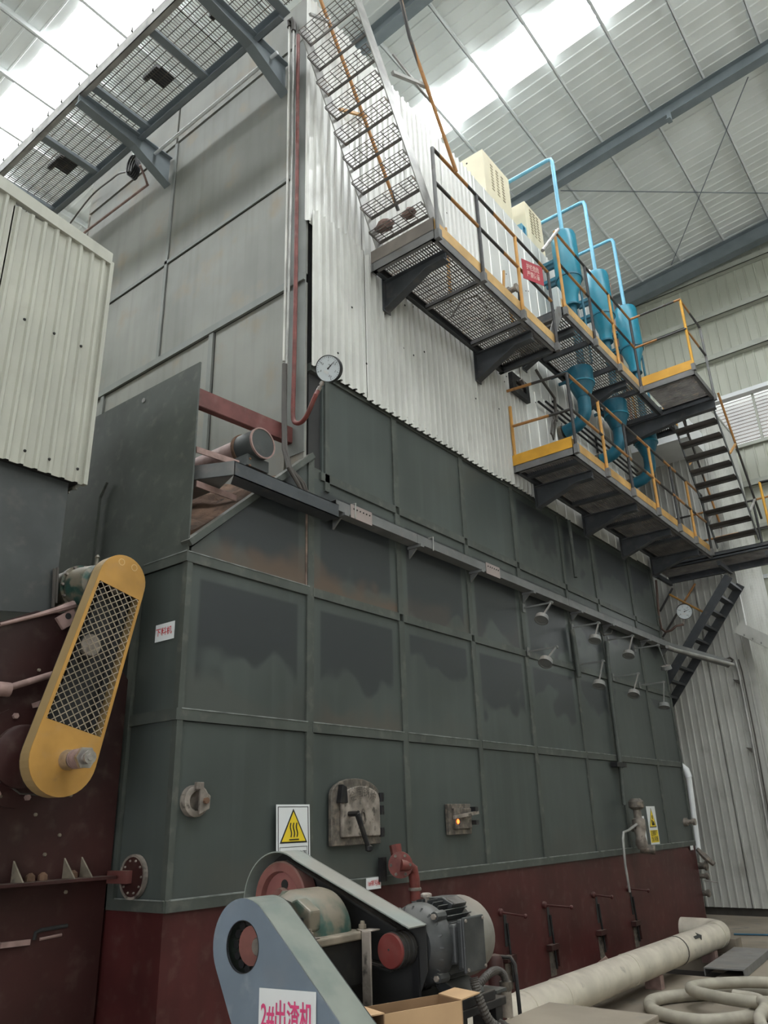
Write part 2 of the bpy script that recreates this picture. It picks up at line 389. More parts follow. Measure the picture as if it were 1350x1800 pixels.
def rafter(y, dep=0.30, wd=0.2):
    b = MB()
    for (z0, z1, hw) in ((-0.012, 0.0, wd / 2), (-dep, -dep + 0.012, wd / 2), (-dep, 0, 0.006)):
        a = [V((XW, y - hw, rz(XW) + z0)), V((XW, y + hw, rz(XW) + z0)), V((XW, y + hw, rz(XW) + z1)), V((XW, y - hw, rz(XW) + z1))]
        b.prism(a, V((XE - XW, 0, RS * (XE - XW))))
    return b.build('rafter', RAFT, ceil)
for yy in (-2.75, 2.4, 7.55, 12.66): rafter(yy)
rafter(17.55, 0.42, 0.24)
clip = MB().box((-2.36, 12.55, 14.1), (-2.28, 12.57, 14.42)).box((-2.36, 12.42, 14.1), (-2.28, 12.56, 14.12)); clip.build('bracket_clip', RAFT, ceil)
for a, b in (((-0.9, 13.1), (-3.9, 17.3)), ((-4.9, 13.1), (-0.6, 17.3))):
    MB().tube([(a[0], a[1], rz(a[0]) - 0.03), (b[0], b[1], rz(b[0]) - 0.03)], 0.012, 6).build('tie_rod', RAFT, ceil)
# gable wall
wb = struct('wall_back', (0, YN, 0))
gx = XW
while gx < XE:
    ztop = rz(gx) + 0.1
    for z0, z1 in ((0.0, 9.45), (10.65, ztop)) if -5.6 < gx < 0.2 else ((0.0, ztop),):
        if z0 == 0.0 and -3.9 < gx < 0.2:
            MB().corr((gx, YN, 6.3), XA, ZA, -YA, 0.9, z1 - 6.3, 0.225, 0.03, 0.2, phase=0.05).build('wall_sheet', GABLE, wb)
            MB().corr((gx, YN, 0), XA, ZA, -YA, 0.9, 5.1, 0.225, 0.03, 0.2, phase=0.05).build('wall_sheet', GABLE, wb)
        else:
            MB().corr((gx, YN, z0), XA, ZA, -YA, 0.9, z1 - z0, 0.225, 0.03, 0.2, phase=0.05).build('wall_sheet', GABLE, wb)
    gx += 0.9
for z in (14.15, 13.0, 11.85, 8.45, 7.4, 4.5, 2.6):
    MB().box((XW, YN - 0.20, z - 0.09), (XE, YN - 0.03, z - 0.075)).box((XW, YN - 0.20, z - 0.09), (XE, YN - 0.185, z + 0.06)).build('girt', GIRT, wb)
lv = struct('window_1', (-2.7, YN, 9.45))
for i in range(13):
    z = 9.5 + i * 0.088
    MB().prism([(-5.6, YN - 0.06, z), (-5.6, YN - 0.055, z), (-5.6, YN + 0.02, z + 0.060), (-5.6, YN + 0.012, z + 0.064)], (6.3, 0, 0)).build('slat', mat('louver_slat', (0.40, 0.36, 0.33), 0.5) if i == 0 else bpy.data.materials['louver_slat'], lv)
for i in range(8): MB().box((-5.6 + i * 0.9, YN - 0.07, 9.45), (-5.55 + i * 0.9, YN + 0.0, 10.65)).build('mullion', GIRT, lv)
box((-5.6, YN - 0.22, 10.64), (0.7, YN - 0.02, 10.74)).build('frame_head', WHITE, lv)
box((-5.6, YN - 0.10, 9.38), (0.7, YN - 0.02, 9.46)).build('frame_sill', GIRT, lv)
box((-5.7, YN + 0.10, 9.4), (0.8, YN + 0.12, 10.7)).build('backing', LPANE, lv)
wn = struct('window_2', (-2, YN, 5.1))
box((-3.95, YN + 0.02, 5.05), (0.6, YN + 0.03, 6.35)).build('pane', WPANE, wn)
for i in range(4): box((-3.95 + i * 1.5, YN - 0.03, 5.05), (-3.89 + i * 1.5, YN + 0.03, 6.35)).build('mullion', WHITE, wn)
box((-3.95, YN - 0.05, 6.28), (0.6, YN, 6.36)).build('frame_head', WHITE, wn)
# the walls out of view, with glowing window bands added to light the hall
def side_wall(name, a, b, z0, z1, kind):
    s = struct(name, (a[0], a[1], 0))
    a, b = V((*a, 0)), V((*b, 0)); d = (b - a); L = d.length; d.normalize(); n = V((-d.y, d.x, 0))
    for (p, q) in ((0, z0), (z1, 15.4)):
        MB().prism([a + ZA * p, b + ZA * p, b + ZA * q, a + ZA * q], n * 0.05).build('wall_sheet', GABLE, s)
    MB().prism([a + ZA * z0, b + ZA * z0, b + ZA * z1, a + ZA * z1], n * 0.03).build('added_light_pane', WPANE, s)
    i = 0.0
    while i < L:
        p = a + d * i - n * 0.02
        MB().bar(p + ZA * z0, p + ZA * z1, 0.06, 0.06).build('mullion', WHITE, s); i += 1.5
    return s
side_wall('wall_right', (XE, YS), (XE, YN), 9.2, 11.4, 0)
wf = struct('wall_front', (0, YS, 0))
DX0, DX1, DZ = -2.0, 6.0, 5.0
for x0, x1, z0, z1 in ((XW, DX0, 0, 15.4), (DX1, XE, 0, 15.4), (DX0, DX1, DZ, 15.4)): box((x0, YS - 0.05, z0), (x1, YS, z1)).build('wall_sheet', GABLE, wf)
dr = struct('door_1', (2, YS, 0))          # unseen open doorway, added to let daylight in from behind the camera
for x in (DX0, DX1): box((x - 0.1, YS - 0.06, 0), (x + 0.1, YS + 0.06, DZ)).build('jamb', GIRT, dr)
box((DX0 - 0.1, YS - 0.06, DZ), (DX1 + 0.1, YS + 0.06, DZ + 0.15)).build('lintel', GIRT, dr)
side_wall('wall_left', (XW, YN), (XW, YS), 9.2, 10.6, 0)
# =================================================================== BOILER
XF, YF, YL, YE, XB = -4.36, 4.53, 3.335, 13.3, -8.75
bo = thing('boiler', 'tall green-grey plated coal boiler on a crimson base with pale corrugated cladding above', 'boiler', (-6.5, 8.0, 0))
core = MB().box((XB + 0.05, 4.62, 0.6), (XF - 0.045, YE - 0.03, 10.6)).box((XB + 0.05, YL + 0.04, 0.6), (XF - 0.045, 4.7, 3.42))
core.build('casing', SEAM, bo)
# crimson base
ys = [YL, 5.88, 8.37, 10.79, YE]
for a, b in zip(ys, ys[1:]): box((XF - 0.06, a, 0.0), (XF - 0.012, b, 1.125)).build('base_plate', BASE, bo)
box((-6.9, YL + 0.0, 0.0), (XF - 0.06, YL + 0.05, 1.125)).build('base_plate', BASE, bo)
box((XF - 3.0, YE - 0.05, 0), (XF - 0.06, YE, 1.125)).build('base_plate', BASE, bo)
cols = [YL, 4.62, 5.885, 7.17, 8.37, 9.72, 10.79, 12.23, YE]
G = 0.035
def side_panel(y0, y1, z0, z1, patch, rust=0.0, X=XF):
    return box((X - 0.05, y0 + G, z0), (X - 0.02, y1 - G, z1)).build('side_panel', PANEL, bo, patch=patch, rust=rust)
pa = [0.62, 0.66, 0.55, 0.62, 0.55, 0.45, 0.25, 0.2]; pc = [0.8, 0.92, 0.97, 0.95, 0.9, 0.6, 0.35, 0.3]
ra = [0.1, 0.35, 0.1, 0, 0, 0, 0, 0]; rc = [0.6, 0.9, 0.25, 0.1, 0, 0, 0, 0]
for i, (a, b) in enumerate(zip(cols, cols[1:])):
    side_panel(a, b, 1.19, 2.27, -1.0, 0.12)
    side_panel(a, b, 2.35, 3.38, pa[i], ra[i])
    if i: side_panel(a, b, 3.455, 4.49, pc[i], rc[i])
    if i: side_panel(a + (0.12 if i == 1 else 0), b, 4.575, 5.58, -1.0 if i < 4 else 0.6, 0.0)
box((XF - 0.05, 4.62, 4.49), (XF - 0.03, YE, 4.6)).build('side_panel', TRIM, bo)
# sloping front of the grate casing: triangular plate under the inclined edge
tri = [(XF - 0.05, YL + 0.04, 3.455), (XF - 0.05, 4.585, 3.455), (XF - 0.05, 4.585, 4.62), (XF - 0.05, YL + 0.04, 3.50)]
MB().prism(tri, (0.03, 0, 0)).build('side_panel', PANEL, bo, patch=0.93, rust=0.9)
MB().bar((XF - 0.03, YL - 0.0, 3.52), (XF - 0.03, 4.63, 4.69), 0.10, 0.05).build('sloping_flange', TRIM, bo)
box((XF - 0.06, 4.585, 3.38), (XF - 0.005, 4.66, 4.66)).build('corner_post', TRIM, bo)
# flat bar stiffeners standing proud
for z0, z1, y0, nm in ((1.122, 1.19, YL, 'base_band'), (2.275, 2.352, YL, 'band'), (3.382, 3.458, YL, 'band'), (4.49, 4.57, 4.72, 'band'), (5.575, 5.66, 4.60, 'ledge_band')):
    if nm == 'band':
        for a, b in zip(cols, cols[1:]):
            a = max(a, y0)
            if b > a + .1: box((XF - 0.06, a + (0.0 if a == YL else 0.028), z0), (XF, b - 0.028 if b < YE else b, z1)).build('band', TRIM, bo)
    else: box((XF - 0.06, y0, z0), (XF + (0.012 if nm == 'base_band' else 0.0), YE, z1)).build(nm, TRIM, bo)
for i, yc in enumerate(cols[1:-1]):
    for z0, z1 in ((1.19, 2.36), (2.36, 3.385), (3.455, 4.49), (4.57, 5.58)):
        if i == 0 and z0 > 3.4: continue
        hw = 0.04 if i != 4 else 0.03
        box((XF - 0.055, yc - hw, z0), (XF - 0.003, yc + hw, z1)).build('stiffener', TRIM, bo)
box((XF - 0.055, YE - 0.03, 1.19), (XF - 0.0, YE + 0.02, 5.6)).build('corner_post', TRIM, bo)
box((XF - 0.055, YL + 0.002, 1.19), (XF - 0.004, YL + 0.05, 3.39)).build('corner_post', TRIM, bo)
box((XF - 0.055, 4.80, 4.40), (XF - 0.0, 4.86, 5.60)).build('corner_post', TRIM, bo)
# lower front face (towards the coal hopper) and the tall plate above it
for z0, z1 in ((1.19, 2.28), (2.35, 3.38)):
    box((-4.87, YL + 0.005, z0), (XF - 0.05, YL + 0.04, z1)).build('front_panel', PANEL, bo, patch=-1.0, rust=0.0)
for z0, z1, x0 in ((1.122, 1.19, -4.96), (2.275, 2.352, -4.9), (3.385, 3.46, -6.2)):
    box((x0, YL - 0.012, z0), (XF + 0.001, YL - 0.0005, z1)).build('front_band', TRIM, bo)
box((-4.95, YL - 0.02, 1.19), (-4.88, YL + 0.03, 3.385)).build('front_flange', TRIM, bo)
MB().prism([(-6.6, YL - 0.0, 3.45), (-4.372, YL, 3.45), (-4.372, YL, 5.055), (-6.6, YL, 5.10)], (0, 0.014, 0)).build('shield_plate', TRIM, bo)
MB().tube([V((-5.55, YL - 0.03, 3.6)), V((-5.55, YL - 0.03, 4.2)), V((-5.47, YL - 0.03, 4.32))], 0.012, 6).build('rod_handle', TRIM, bo)
MB().lathe(P(253, 704, Y=YL) - YA * 0.006, YA, [(0, 0.022), (0.004, 0.022)], 10).build('bolt_hole', CONDUIT, bo)
# tall upper front face: large plates with dark joints between
fx = [(XB, -6.74), (-6.70, XF - 0.01)]
for x0, x1 in fx:
    for z0, z1 in ((6.66, 8.0), (8.05, 9.96)):
        box((x0 + 0.012, YF + 0.0, z0 + 0.012), (x1 - 0.012, YF + 0.04, z1 - 0.012)).build('front_panel', UPPER, bo)
    box((x0, YF - 0.01, 9.98), (x1, YF + 0.05, 10.65)).build('front_panel', UPPER, bo)
box((-6.745, YF - 0.018, 6.60), (-6.695, YF + 0.0, 9.95)).build('front_stiffener', UPTRIM, bo)
box((XB, YF - 0.018, 8.0), (-4.6, YF, 8.05)).build('front_band', UPTRIM, bo)
box((XB, YF - 0.03, 6.57), (XF - 0.01, YF, 6.655)).build('front_band', UPTRIM, bo)
for x0, x1 in ((XB, -7.82), (-7.76, -5.80), (-5.72, -4.62), (-4.60, XF - 0.01)):
    box((x0 + 0.012, YF + 0.005, 4.2), (x1 - 0.012, YF + 0.04, 6.565)).build('front_panel', UPPER, bo)
for x in (-7.79, -5.76): box((x - 0.035, YF - 0.02, 4.2), (x + 0.035, YF + 0.01, 6.565)).build('front_stiffener', UPTRIM, bo)
box((XF - 0.24, YF - 0.004, 4.7), (XF - 0.012, YF + 0.01, 10.6)).build('front_edge_plate', UPTRIM, bo)
box((XB - 0.02, YF, 0.5), (XB + 0.03, YE, 10.65)).build('far_side_plate', UPPER, bo)
box((XB, YF, 10.6), (XF - 0.02, YE, 10.64)).build('roof_plate', UPTRIM, bo)
box((XB, YE - 0.02, 1.1), (XF - 0.02, YE + 0.01, 10.6)).build('rear_plate', UPPER, bo)
# rusty ash in the open slot behind the shield plate
ash = MB(); n = 14
vs = []; fs = []
for i in range(n + 1):
    for j in range(9):
        t = i / n; s_ = j / 8
        yy = YL + 0.03 + t * 1.22; xx = XF - 0.07 - s_ * 2.4
        vs.append((xx, yy, 3.50 + t * 1.02 + 0.05 * math.sin(9 * t + 3 * s_) + 0.30 * min(1, s_ * 2.2) * (1 - 0.3 * t) + 0.04 * math.sin(23 * s_ + 7 * t) + random.uniform(-.02, .02)))
for i in range(n):
    for j in range(8):
        a = i * 9 + j; fs.append((a, a + 1, a + 10, a + 9))
ash.add(vs, fs); ash.build('ash_slope', RUST, bo, kind='stuff')
# profiled cladding: upper course lapped by the lower course, sheets then flat panels farther back
PR = 0.112; y = YF - 0.03
for i in range(10):
    y0, y1 = y, min(y + 0.9, YE)
    MB().corr((XF, y0, 7.30), YA, ZA, XA, y1 - y0 + 0.01, 3.35, PR if i < 4 else 0.3, 0.024 if i < 4 else 0.012, 0.40 if i < 4 else 0.12, phase=0.02).build('cladding_sheet', CLAD, bo)
    a = max(y0, 4.585)
    MB().corr((XF + 0.028, a, 5.60 + random.uniform(-.015, .015)), YA, ZA, XA, y1 - a + 0.01, 1.85 + random.uniform(-.03, .03), PR if i < 5 else 0.3, 0.040 if i < 5 else 0.012, 0.40 if i < 5 else 0.12, phase=0.03).build('cladding_sheet', CLAD, bo)
    y += 0.9
for k in range(60):
    yy = random.uniform(4.7, 12.5); z = random.choice((5.9, 6.6, 7.2, 8.2, 9.3)) + random.uniform(-.1, .1)
    if k < 46: MB().lathe((XF + (0.062 if z < 7.4 else 0.022), yy, z), XA, [(0, 0.012), (0.004, 0.012), (0.007, 0.005)], 6).build('screw', SEAM, bo)
rg = MB()
for i in range(40):
    yy = 4.7 + i * 0.21; rg.prism([(XF + 0.02, yy, 5.66), (XF + 0.02, yy + 0.2, 5.66), (XF + 0.02, yy + 0.2, 5.668 + random.uniform(0, .012)), (XF + 0.02, yy, 5.668 + random.uniform(0, .012))], (0.008, 0, 0))
rg.build('rusty_sheet_edge', mat('rusty_edge', (0.13, 0.07, 0.05), 0.8), bo)
BEAD = mat('pale_weld_bead', (0.19, 0.205, 0.195), 0.55, var=0.35, scale=9)
for a, b in zip(cols, cols[1:]):
    for z in (2.352, 1.19): box((XF - 0.01, a + 0.03, z - 0.004), (XF + (0.004 if z > 2 else 0.014), b - 0.03, z + 0.004)).build('weld_bead', BEAD, bo)
box((XF - 0.01, YL, 3.455), (XF + 0.004, 4.6, 3.462)).build('weld_bead', BEAD, bo)
for z in (3.46, 1.19): box((-4.87, YL - 0.016, z - 0.003), (XF, YL - 0.01, z + 0.004)).build('weld_bead', BEAD, bo)
box((XF - 0.02, 4.566, 3.47), (XF - 0.012, 4.584, 4.3)).build('rust_streak', mat('pinkish_rust_streak', (0.24, 0.17, 0.14), 0.8, var=0.5, scale=7), bo)
# ---- fire door
fd = MB(); c0 = P(577, 1488, X=XF); c1 = P(664, 1488, X=XF); ct = P(617, 1376, X=XF)
yc = (c0.y + c1.y) / 2; hw = (c1.y - c0.y) / 2; zb = c0.z; zs = zb + 0.37; R = hw * 1.25
def arch(yc, hw, zb, zs, rise, n=10):
    return [V((XF, yc - hw, zb)), V((XF, yc + hw, zb))] + [V((XF, yc + hw * math.cos(math.pi * i / n), zs + rise * math.sin(math.pi * i / n))) for i in range(n + 1)]
fdo = MB().prism(arch(yc, hw, zb, zs, 0.13), (0.035, 0, 0)).build('fire_door', IRON, bo, bev=0.006)
MB().prism([p + XA * 0.035 for p in arch(yc + 0.03, hw * 0.78, zb + 0.06, zs - 0.03, 0.10)], (0.03, 0, 0)).build('door_leaf', IRONP, fdo, bev=0.008)
tx = MB()
for i, ch in enumerate('金国锅炉'):
    t = (i - 1.5) / 1.5; text(tx, ch, (XF + 0.066, yc + 0.035 + t * 0.125, zs - 0.015 + 0.035 * (1 - t * t)), YA * math.cos(-t * .25) + ZA * math.sin(-t * .25), ZA * math.cos(t * .25) + YA * math.sin(t * .25), 0.085, th=0.01, bold=0.01)
tx.build('cast_lettering', IRON, fdo)
MB().ring([p + V((0, 0.0, 0)) for p in [V((XF + 0.065, yc + 0.04 + 0.035 * math.sin(2 * math.pi * i / 16) * (0.6 + 0.4 * (math.cos(2 * math.pi * i / 16) < 0)), zs - 0.16 + 0.06 * math.cos(2 * math.pi * i / 16))) for i in range(16)]],
          [V((XF + 0.065, yc + 0.04 + 0.02 * math.sin(2 * math.pi * i / 16), zs - 0.165 + 0.035 * math.cos(2 * math.pi * i / 16))) for i in range(16)], (0.01, 0, 0)).build('flame_emblem', IRON, fdo)
MB().tube([(XF + 0.07, yc - 0.13, zs - 0.14), (XF + 0.16, yc - 0.13, zs - 0.14)], 0.022, 8).tube([(XF + 0.15, yc - 0.13, zs - 0.14), (XF + 0.17, yc - 0.02, zs - 0.40)], [0.022, 0.018], 8).lathe((XF + 0.17, yc - 0.02, zs - 0.42), ZA, [(0, .01), (0.01, 0.028), (0.04, 0.028), (0.05, 0.01)], 10).build('handle', BLKIRON, fdo, smooth=True)
MB().prism([(XF + 0.035, yc - 0.25, zs - 0.06), (XF + 0.035, yc - 0.16, zs - 0.06), (XF + 0.035, yc - 0.17, zs + 0.06), (XF + 0.035, yc - 0.22, zs + 0.08)], (0.05, 0, 0)).build('latch', BLKIRON, fdo, bev=0.005)
for dz in (0.05, 0.22, 0.32): MB().cyl((XF + 0.05, yc + hw + 0.0, zb + dz), (XF + 0.05, yc + hw, zb + dz + 0.07), 0.022, 8).build('hinge', BLKIRON, fdo)
# ---- small sight door with the fire glowing through
d0 = P(786, 1468, X=XF); d1 = P(822, 1413, X=XF)
sd = box((XF - 0.01, d0.y, d0.z), (XF + 0.03, d1.y, d1.z)).build('sight_door', IRON, bo, bev=0.006)
box((XF + 0.03, d0.y + 0.06, d0.z + 0.05), (XF + 0.055, d1.y - 0.03, d1.z - 0.04)).build('door_leaf', IRON, sd, bev=0.005)
MB().bar((XF + 0.075, d0.y + 0.02, d0.z + 0.15), (XF + 0.075, d1.y + 0.06, d0.z + 0.19), 0.02, 0.03).build('latch_bar', IRONP, sd)
g0 = P(805, 1444, X=XF + 0.056)
MB().lathe(g0, XA, [(0, 0.022), (0.006, 0.018)], 10).build('peephole', GLOW, sd)
for dz in (0.08, 0.2): box((XF + 0.03, d1.y - 0.01, d0.z + dz), (XF + 0.09, d1.y + 0.04, d0.z + dz + 0.04)).build('hinge', BLKIRON, sd)
# ---- round inspection port near the front corner, oval cover on the front face
c = P(341, 1408, X=XF)
po = MB().lathe(c, XA, [(-0.02, 0.10), (0.03, 0.10), (0.035, 0.09), (0.035, 0.062), (-0.01, 0.062)], 24).build('inspection_port', IRONP, bo, smooth=True)
MB().prism([c + V((0.04, 0.005, -0.085)), c + V((0.04, 0.085, -0.05)), c + V((0.04, 0.09, 0.03)), c + V((0.04, 0.02, 0.08)), c + V((0.04, 0.0, 0.075))], (0.02, 0, 0)).build('swing_cover', IRONP, po, bev=0.004)
box(c + V((0.03, -0.03, 0.07)), c + V((0.06, 0.03, 0.115))).build('hinge', IRONP, po, bev=0.004)
MB().lathe(c + V((0.06, 0.045, 0.0)), XA, [(0, 0.02), (0.02, 0.02)], 8).build('knob', RUST, po)
c = P(238, 1541, Y=YL)
ov = [c + XA * 0.118 * math.cos(2 * math.pi * i / 28) + ZA * 0.118 * math.sin(2 * math.pi * i / 28) for i in range(28)]
oc = MB().prism(ov, (0, -0.025, 0)).build('oval_cover', CRIM, bo)
MB().ring([c + (p - c) * 1.13 for p in ov], ov, (0, -0.03, 0)).build('oval_frame', IRONP, oc)
MB().bar(c + V((-0.19, -0.06, 0.0)), c + V((0.0, -0.045, 0.0)), 0.05, 0.075).build('clamp', REDCH, oc)
for i in range(10): MB().lathe(c + V((0.098 * math.cos(i * .63), -0.025, 0.098 * math.sin(i * .63))), -YA, [(0, 0.008), (0.008, 0.006)], 6).build('rivet', IRONP, oc)
# =================================================================== ENCLOSURE BEHIND THE BOILER
YK = 14.8; XK = -3.35
en = thing('clad_enclosure', 'pale corrugated metal enclosure standing behind the far end of the boiler', 'enclosure', (-7, 16, 0))
x = XK - 0.75 * 9
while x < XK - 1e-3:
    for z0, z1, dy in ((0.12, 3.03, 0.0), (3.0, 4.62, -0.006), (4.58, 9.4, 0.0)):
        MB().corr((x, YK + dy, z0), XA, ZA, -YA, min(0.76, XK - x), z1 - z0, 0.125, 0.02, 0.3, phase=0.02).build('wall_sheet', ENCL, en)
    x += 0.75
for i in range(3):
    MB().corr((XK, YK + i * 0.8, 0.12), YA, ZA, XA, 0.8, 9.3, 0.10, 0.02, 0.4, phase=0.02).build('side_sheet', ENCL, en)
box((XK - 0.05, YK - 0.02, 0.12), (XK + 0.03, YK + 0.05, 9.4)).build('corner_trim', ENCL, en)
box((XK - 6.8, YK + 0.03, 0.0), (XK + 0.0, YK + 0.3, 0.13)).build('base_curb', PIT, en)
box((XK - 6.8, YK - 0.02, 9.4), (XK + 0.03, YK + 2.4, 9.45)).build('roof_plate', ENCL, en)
aw = thing('canopy_roof', 'white sheet canopy sticking out over the shaded enclosure wall', 'canopy', (-5.5, 14.4, 8.1))
MB().prism([(XK - 5.0, YK - 1.0, 8.12), (XK - 0.08, YK - 1.0, 8.12), (XK - 0.08, YK, 8.12), (XK - 5.0, YK, 8.12)], (0, 0, 0.03)).build('roof_sheet', WHITE, aw)
box((XK - 5.0, YK - 1.02, 8.10), (XK - 0.06, YK - 0.99, 8.55)).build('fascia', WHITE, aw)
box((XK - 0.09, YK - 1.02, 8.10), (XK - 0.06, YK, 8.55)).build('end_fascia', WHITE, aw)
du = thing('sloping_duct', 'white sloping duct stub on the corrugated enclosure wall at the right', 'duct', (-3.2, 14.6, 4.5))
a = P(1300, 1105, Y=14.5); b = P(1375, 1140, Y=14.5)
MB().bar(a, b, 0.3, 0.2).build('duct_body', ENCL, du)
for i in range(4):
    p = a + (b - a) * (0.15 + 0.2 * i); MB().bar(p - V((0, .155, .1)), p + V((0, -.155, -.07)), 0.02, 0.02).build('lip', STEEL, du)
cp = thing('wall_conduit', 'thin grey conduit running down the corrugated enclosure wall', 'conduit', (-3.4, 14.7, 2))
pts = [P(1292, 1160, Y=14.72), P(1298, 1180, Y=14.72), P(1320, 1290, Y=14.72), P(1352, 1470, Y=14.72)]
MB().tube(pts, 0.025, 8).build('tube', CONDUIT, cp, smooth=True)
MB().tube([p + V((0.06, 0, 0)) for p in pts], 0.012, 6).build('tube', CORD, cp)
for q in ((1299, 1196), (1322, 1316)):
    p = P(*q, Y=14.72); MB().prism([p + V((-.1, 0, .03)), p + V((.05, 0, 0)), p + V((-.02, 0, -.06))], (0, 0.035, 0)).build('clip', CORD, cp)
pts = [P(1268, 1168, Y=14.3), P(1280, 1172, Y=14.4), P(1288, 1160, Y=14.6), P(1283, 1156, Y=14.6), P(1272, 1162, Y=14.4), P(1266, 1168, Y=14.3)]
MB().tube(pts, 0.018, 6).build('loop', CORD, cp, smooth=True)
wp = thing('white_standpipe', 'white vertical drain pipe beside the far corner of the boiler', 'pipe', (-4.3, 13.5, 0.8))
a = P(1210, 1360, Y=13.52); b = P(1228, 1500, Y=13.52)
MB().tube([a, b], 0.045, 12).build('tube', WHITE, wp, smooth=True)
MB().tube([a + V((0.0, 0.0, -0.06)), a + V((-0.03, 0, 0.06)), a + V((-0.1, 0, 0.16))], [0.055, 0.06, 0.03], 12).build('elbow', WHITE, wp, smooth=True)
rv = thing('rear_valve_cluster', 'rusty pipe stubs sticking out behind the far crimson corner', 'valve', (-4.3, 13.5, 0.5))
for q, r in (((1236, 1522), 0.05), ((1238, 1540), 0.035), ((1240, 1570), 0.04)):
    p = P(*q, Y=13.42); MB().lathe(p, XA, [(-0.12, r), (0.02, r), (0.03, r * 1.4), (0.06, r * 1.4), (0.07, r)], 10).build('stub', IRON, rv, smooth=True)
p = P(1240, 1512, Y=13.42); MB().tube([p + V((-0.1, 0, 0.16)), p + V((0, 0, 0.05)), p + V((0.12, 0, -0.06))], [0.03, 0.05, 0.035], 8).build('spout', IRON, rv, smooth=True)
MB().tube([P(1238, 1548, Y=13.42), P(1262, 1551, Y=13.42)], 0.01, 6).build('rod', SHINY, rv)
for p_ in (P(1238, 1530, Y=13.42),): MB().bar(V((p_.x - .13, p_.y + .03, 0.0)), p_ + V((-0.13, 0.03, 0.2)), 0.06, 0.06).build('pipe_riser', IRON, rv)

# =================================================================== PLATFORMS
def grating(x0, x1, y0, y1, z, parent, pitch=0.045, rod=0.11, along='Y', t=0.005, h=0.016):
    """welded bar grating: bearing bars and cross rods"""
    g = MB()
    if along == 'Y':
        x = x0
        while x <= x1: g.box((x, y0, z - h), (x + t, y1, z)); x += pitch
        y = y0 + rod / 2
        while y < y1: g.box((x0, y, z - 0.008), (x1, y + 0.008, z)); y += rod
    else:
        y = y0
        while y <= y1: g.box((x0, y, z - h), (x1, y + t, z)); y += pitch
        x = x0 + rod / 2
        while x < x1: g.box((x, y0, z - 0.008), (x + 0.008, y1, z)); x += rod
    return g.build('grating', GRATE, parent, kind='stuff')
def chan(a, b, zlo, zhi, nrm, m, parent, name='edge_channel', fl_=0.05):
    """channel section: web at the edge, flanges turned inward along nrm"""
    a, b, n = V(a), V(b), V(nrm); mb = MB()
    mb.prism([V((a.x, a.y, zlo)), V((b.x, b.y, zlo)), V((b.x, b.y, zhi)), V((a.x, a.y, zhi))], n * 0.008)
    for z in (zlo, zhi - 0.008):
        mb.prism([V((a.x, a.y, z)), V((b.x, b.y, z)), V((b.x, b.y, z)) + n * fl_, V((a.x, a.y, z)) + n * fl_], (0, 0, 0.008))
    return mb.build(name, m, parent)
def bracket(y, x0, x1, ztop, d0, d1, parent, m=DARK, wd=0.10):
    """tapered welded I bracket from the boiler wall outward along X"""
    mb = MB()
    mb.prism([(x0, y - 0.006, ztop), (x1, y - 0.006, ztop), (x1, y - 0.006, ztop - d1), (x0 + (x1 - x0) * 0.72, y - 0.006, ztop - d1), (x0, y - 0.006, ztop - d0)], (0, 0.012, 0))
    mb.box((x0, y - wd / 2, ztop - 0.01), (x1, y + wd / 2, ztop))
    k = x0 + (x1 - x0) * 0.72
    mb.prism([(x0, y - wd / 2, ztop - d0), (k, y - wd / 2, ztop - d1), (k, y + wd / 2, ztop - d1), (x0, y + wd / 2, ztop - d0)], (0, 0, -0.012))
    mb.prism([(k, y - wd / 2, ztop - d1), (x1, y - wd / 2, ztop - d1), (x1, y + wd / 2, ztop - d1), (k, y + wd / 2, ztop - d1)], (0, 0, -0.012))
    mb.box((x0 - 0.006, y - wd / 2 - 0.02, ztop - d0 - 0.03), (x0 + 0.004, y + wd / 2 + 0.02, ztop + 0.02))
    return mb.build('bracket', m, parent)
def post(x, y, z0, z1, m, parent, foot=True):
    p = MB().tube([(x, y, z0), (x, y, z1)], 0.022, 8).build('post', m, parent, smooth=True)
    if foot: box((x - 0.03, y - 0.03, z0 - 0.02), (x + 0.03, y + 0.03, z0 + 0.10)).build('post_foot', STEEL, p)
    return p
def rail(pts, m, parent, name='rail', r=0.02): return MB().tube(pts, r, 8).build(name, m, parent, smooth=True)
def toe(a, b, z0, z1, m, parent, n=(0, 0, 0)):
    a, b = V(a), V(b); d = (b - a).normalized(); nn = V((-d.y, d.x, 0)) * 0.006
    return MB().prism([V((a.x, a.y, z0)), V((b.x, b.y, z0)), V((b.x, b.y, z1)), V((a.x, a.y, z1))], nn).build('toe_board', m, parent)
XI, XO = XF + 0.075, -3.44
# ---- A: the upper platform at the foot of the steep stair
pl = thing('upper_platform', 'grey grated walkway high on the cladding, at the foot of the steep open stair', 'platform', (-3.9, 6.9, 7.2))
y0, y1, zb, zt = 5.47, 8.25, 7.19, 7.31
chan((XI, y0), (XO, y0), zb, zt, YA, STEEL, pl); chan((XO, y0), (XO, y1), zb, zt, -XA, STEEL, pl)
chan((XI, y1), (XO, y1), zb, zt, -YA, DARK, pl); chan((XI + 0.02, y0), (XI + 0.02, y1), zb, zt, XA, DARK, pl)
toe((XI, y0), (XO, y0), zt, 7.47, mat('brown_grey_toe_board', (0.20, 0.175, 0.155), 0.55), pl); toe((XO, y0), (XO, y1), zt, 7.45, PALEY, pl)
for y in (6.42, 7.42): MB().box((XI + 0.05, y, 7.22), (XO - 0.02, y + 0.008, 7.275)).box((XI + 0.05, y, 7.22), (XO - 0.02, y + 0.05, 7.228)).build('joist', STEEL, pl)
grating(XI + 0.07, XO - 0.06, y0 + 0.06, y1 - 0.05, 7.305, pl, 0.032, 0.085, 'Y', 0.006, 0.024)
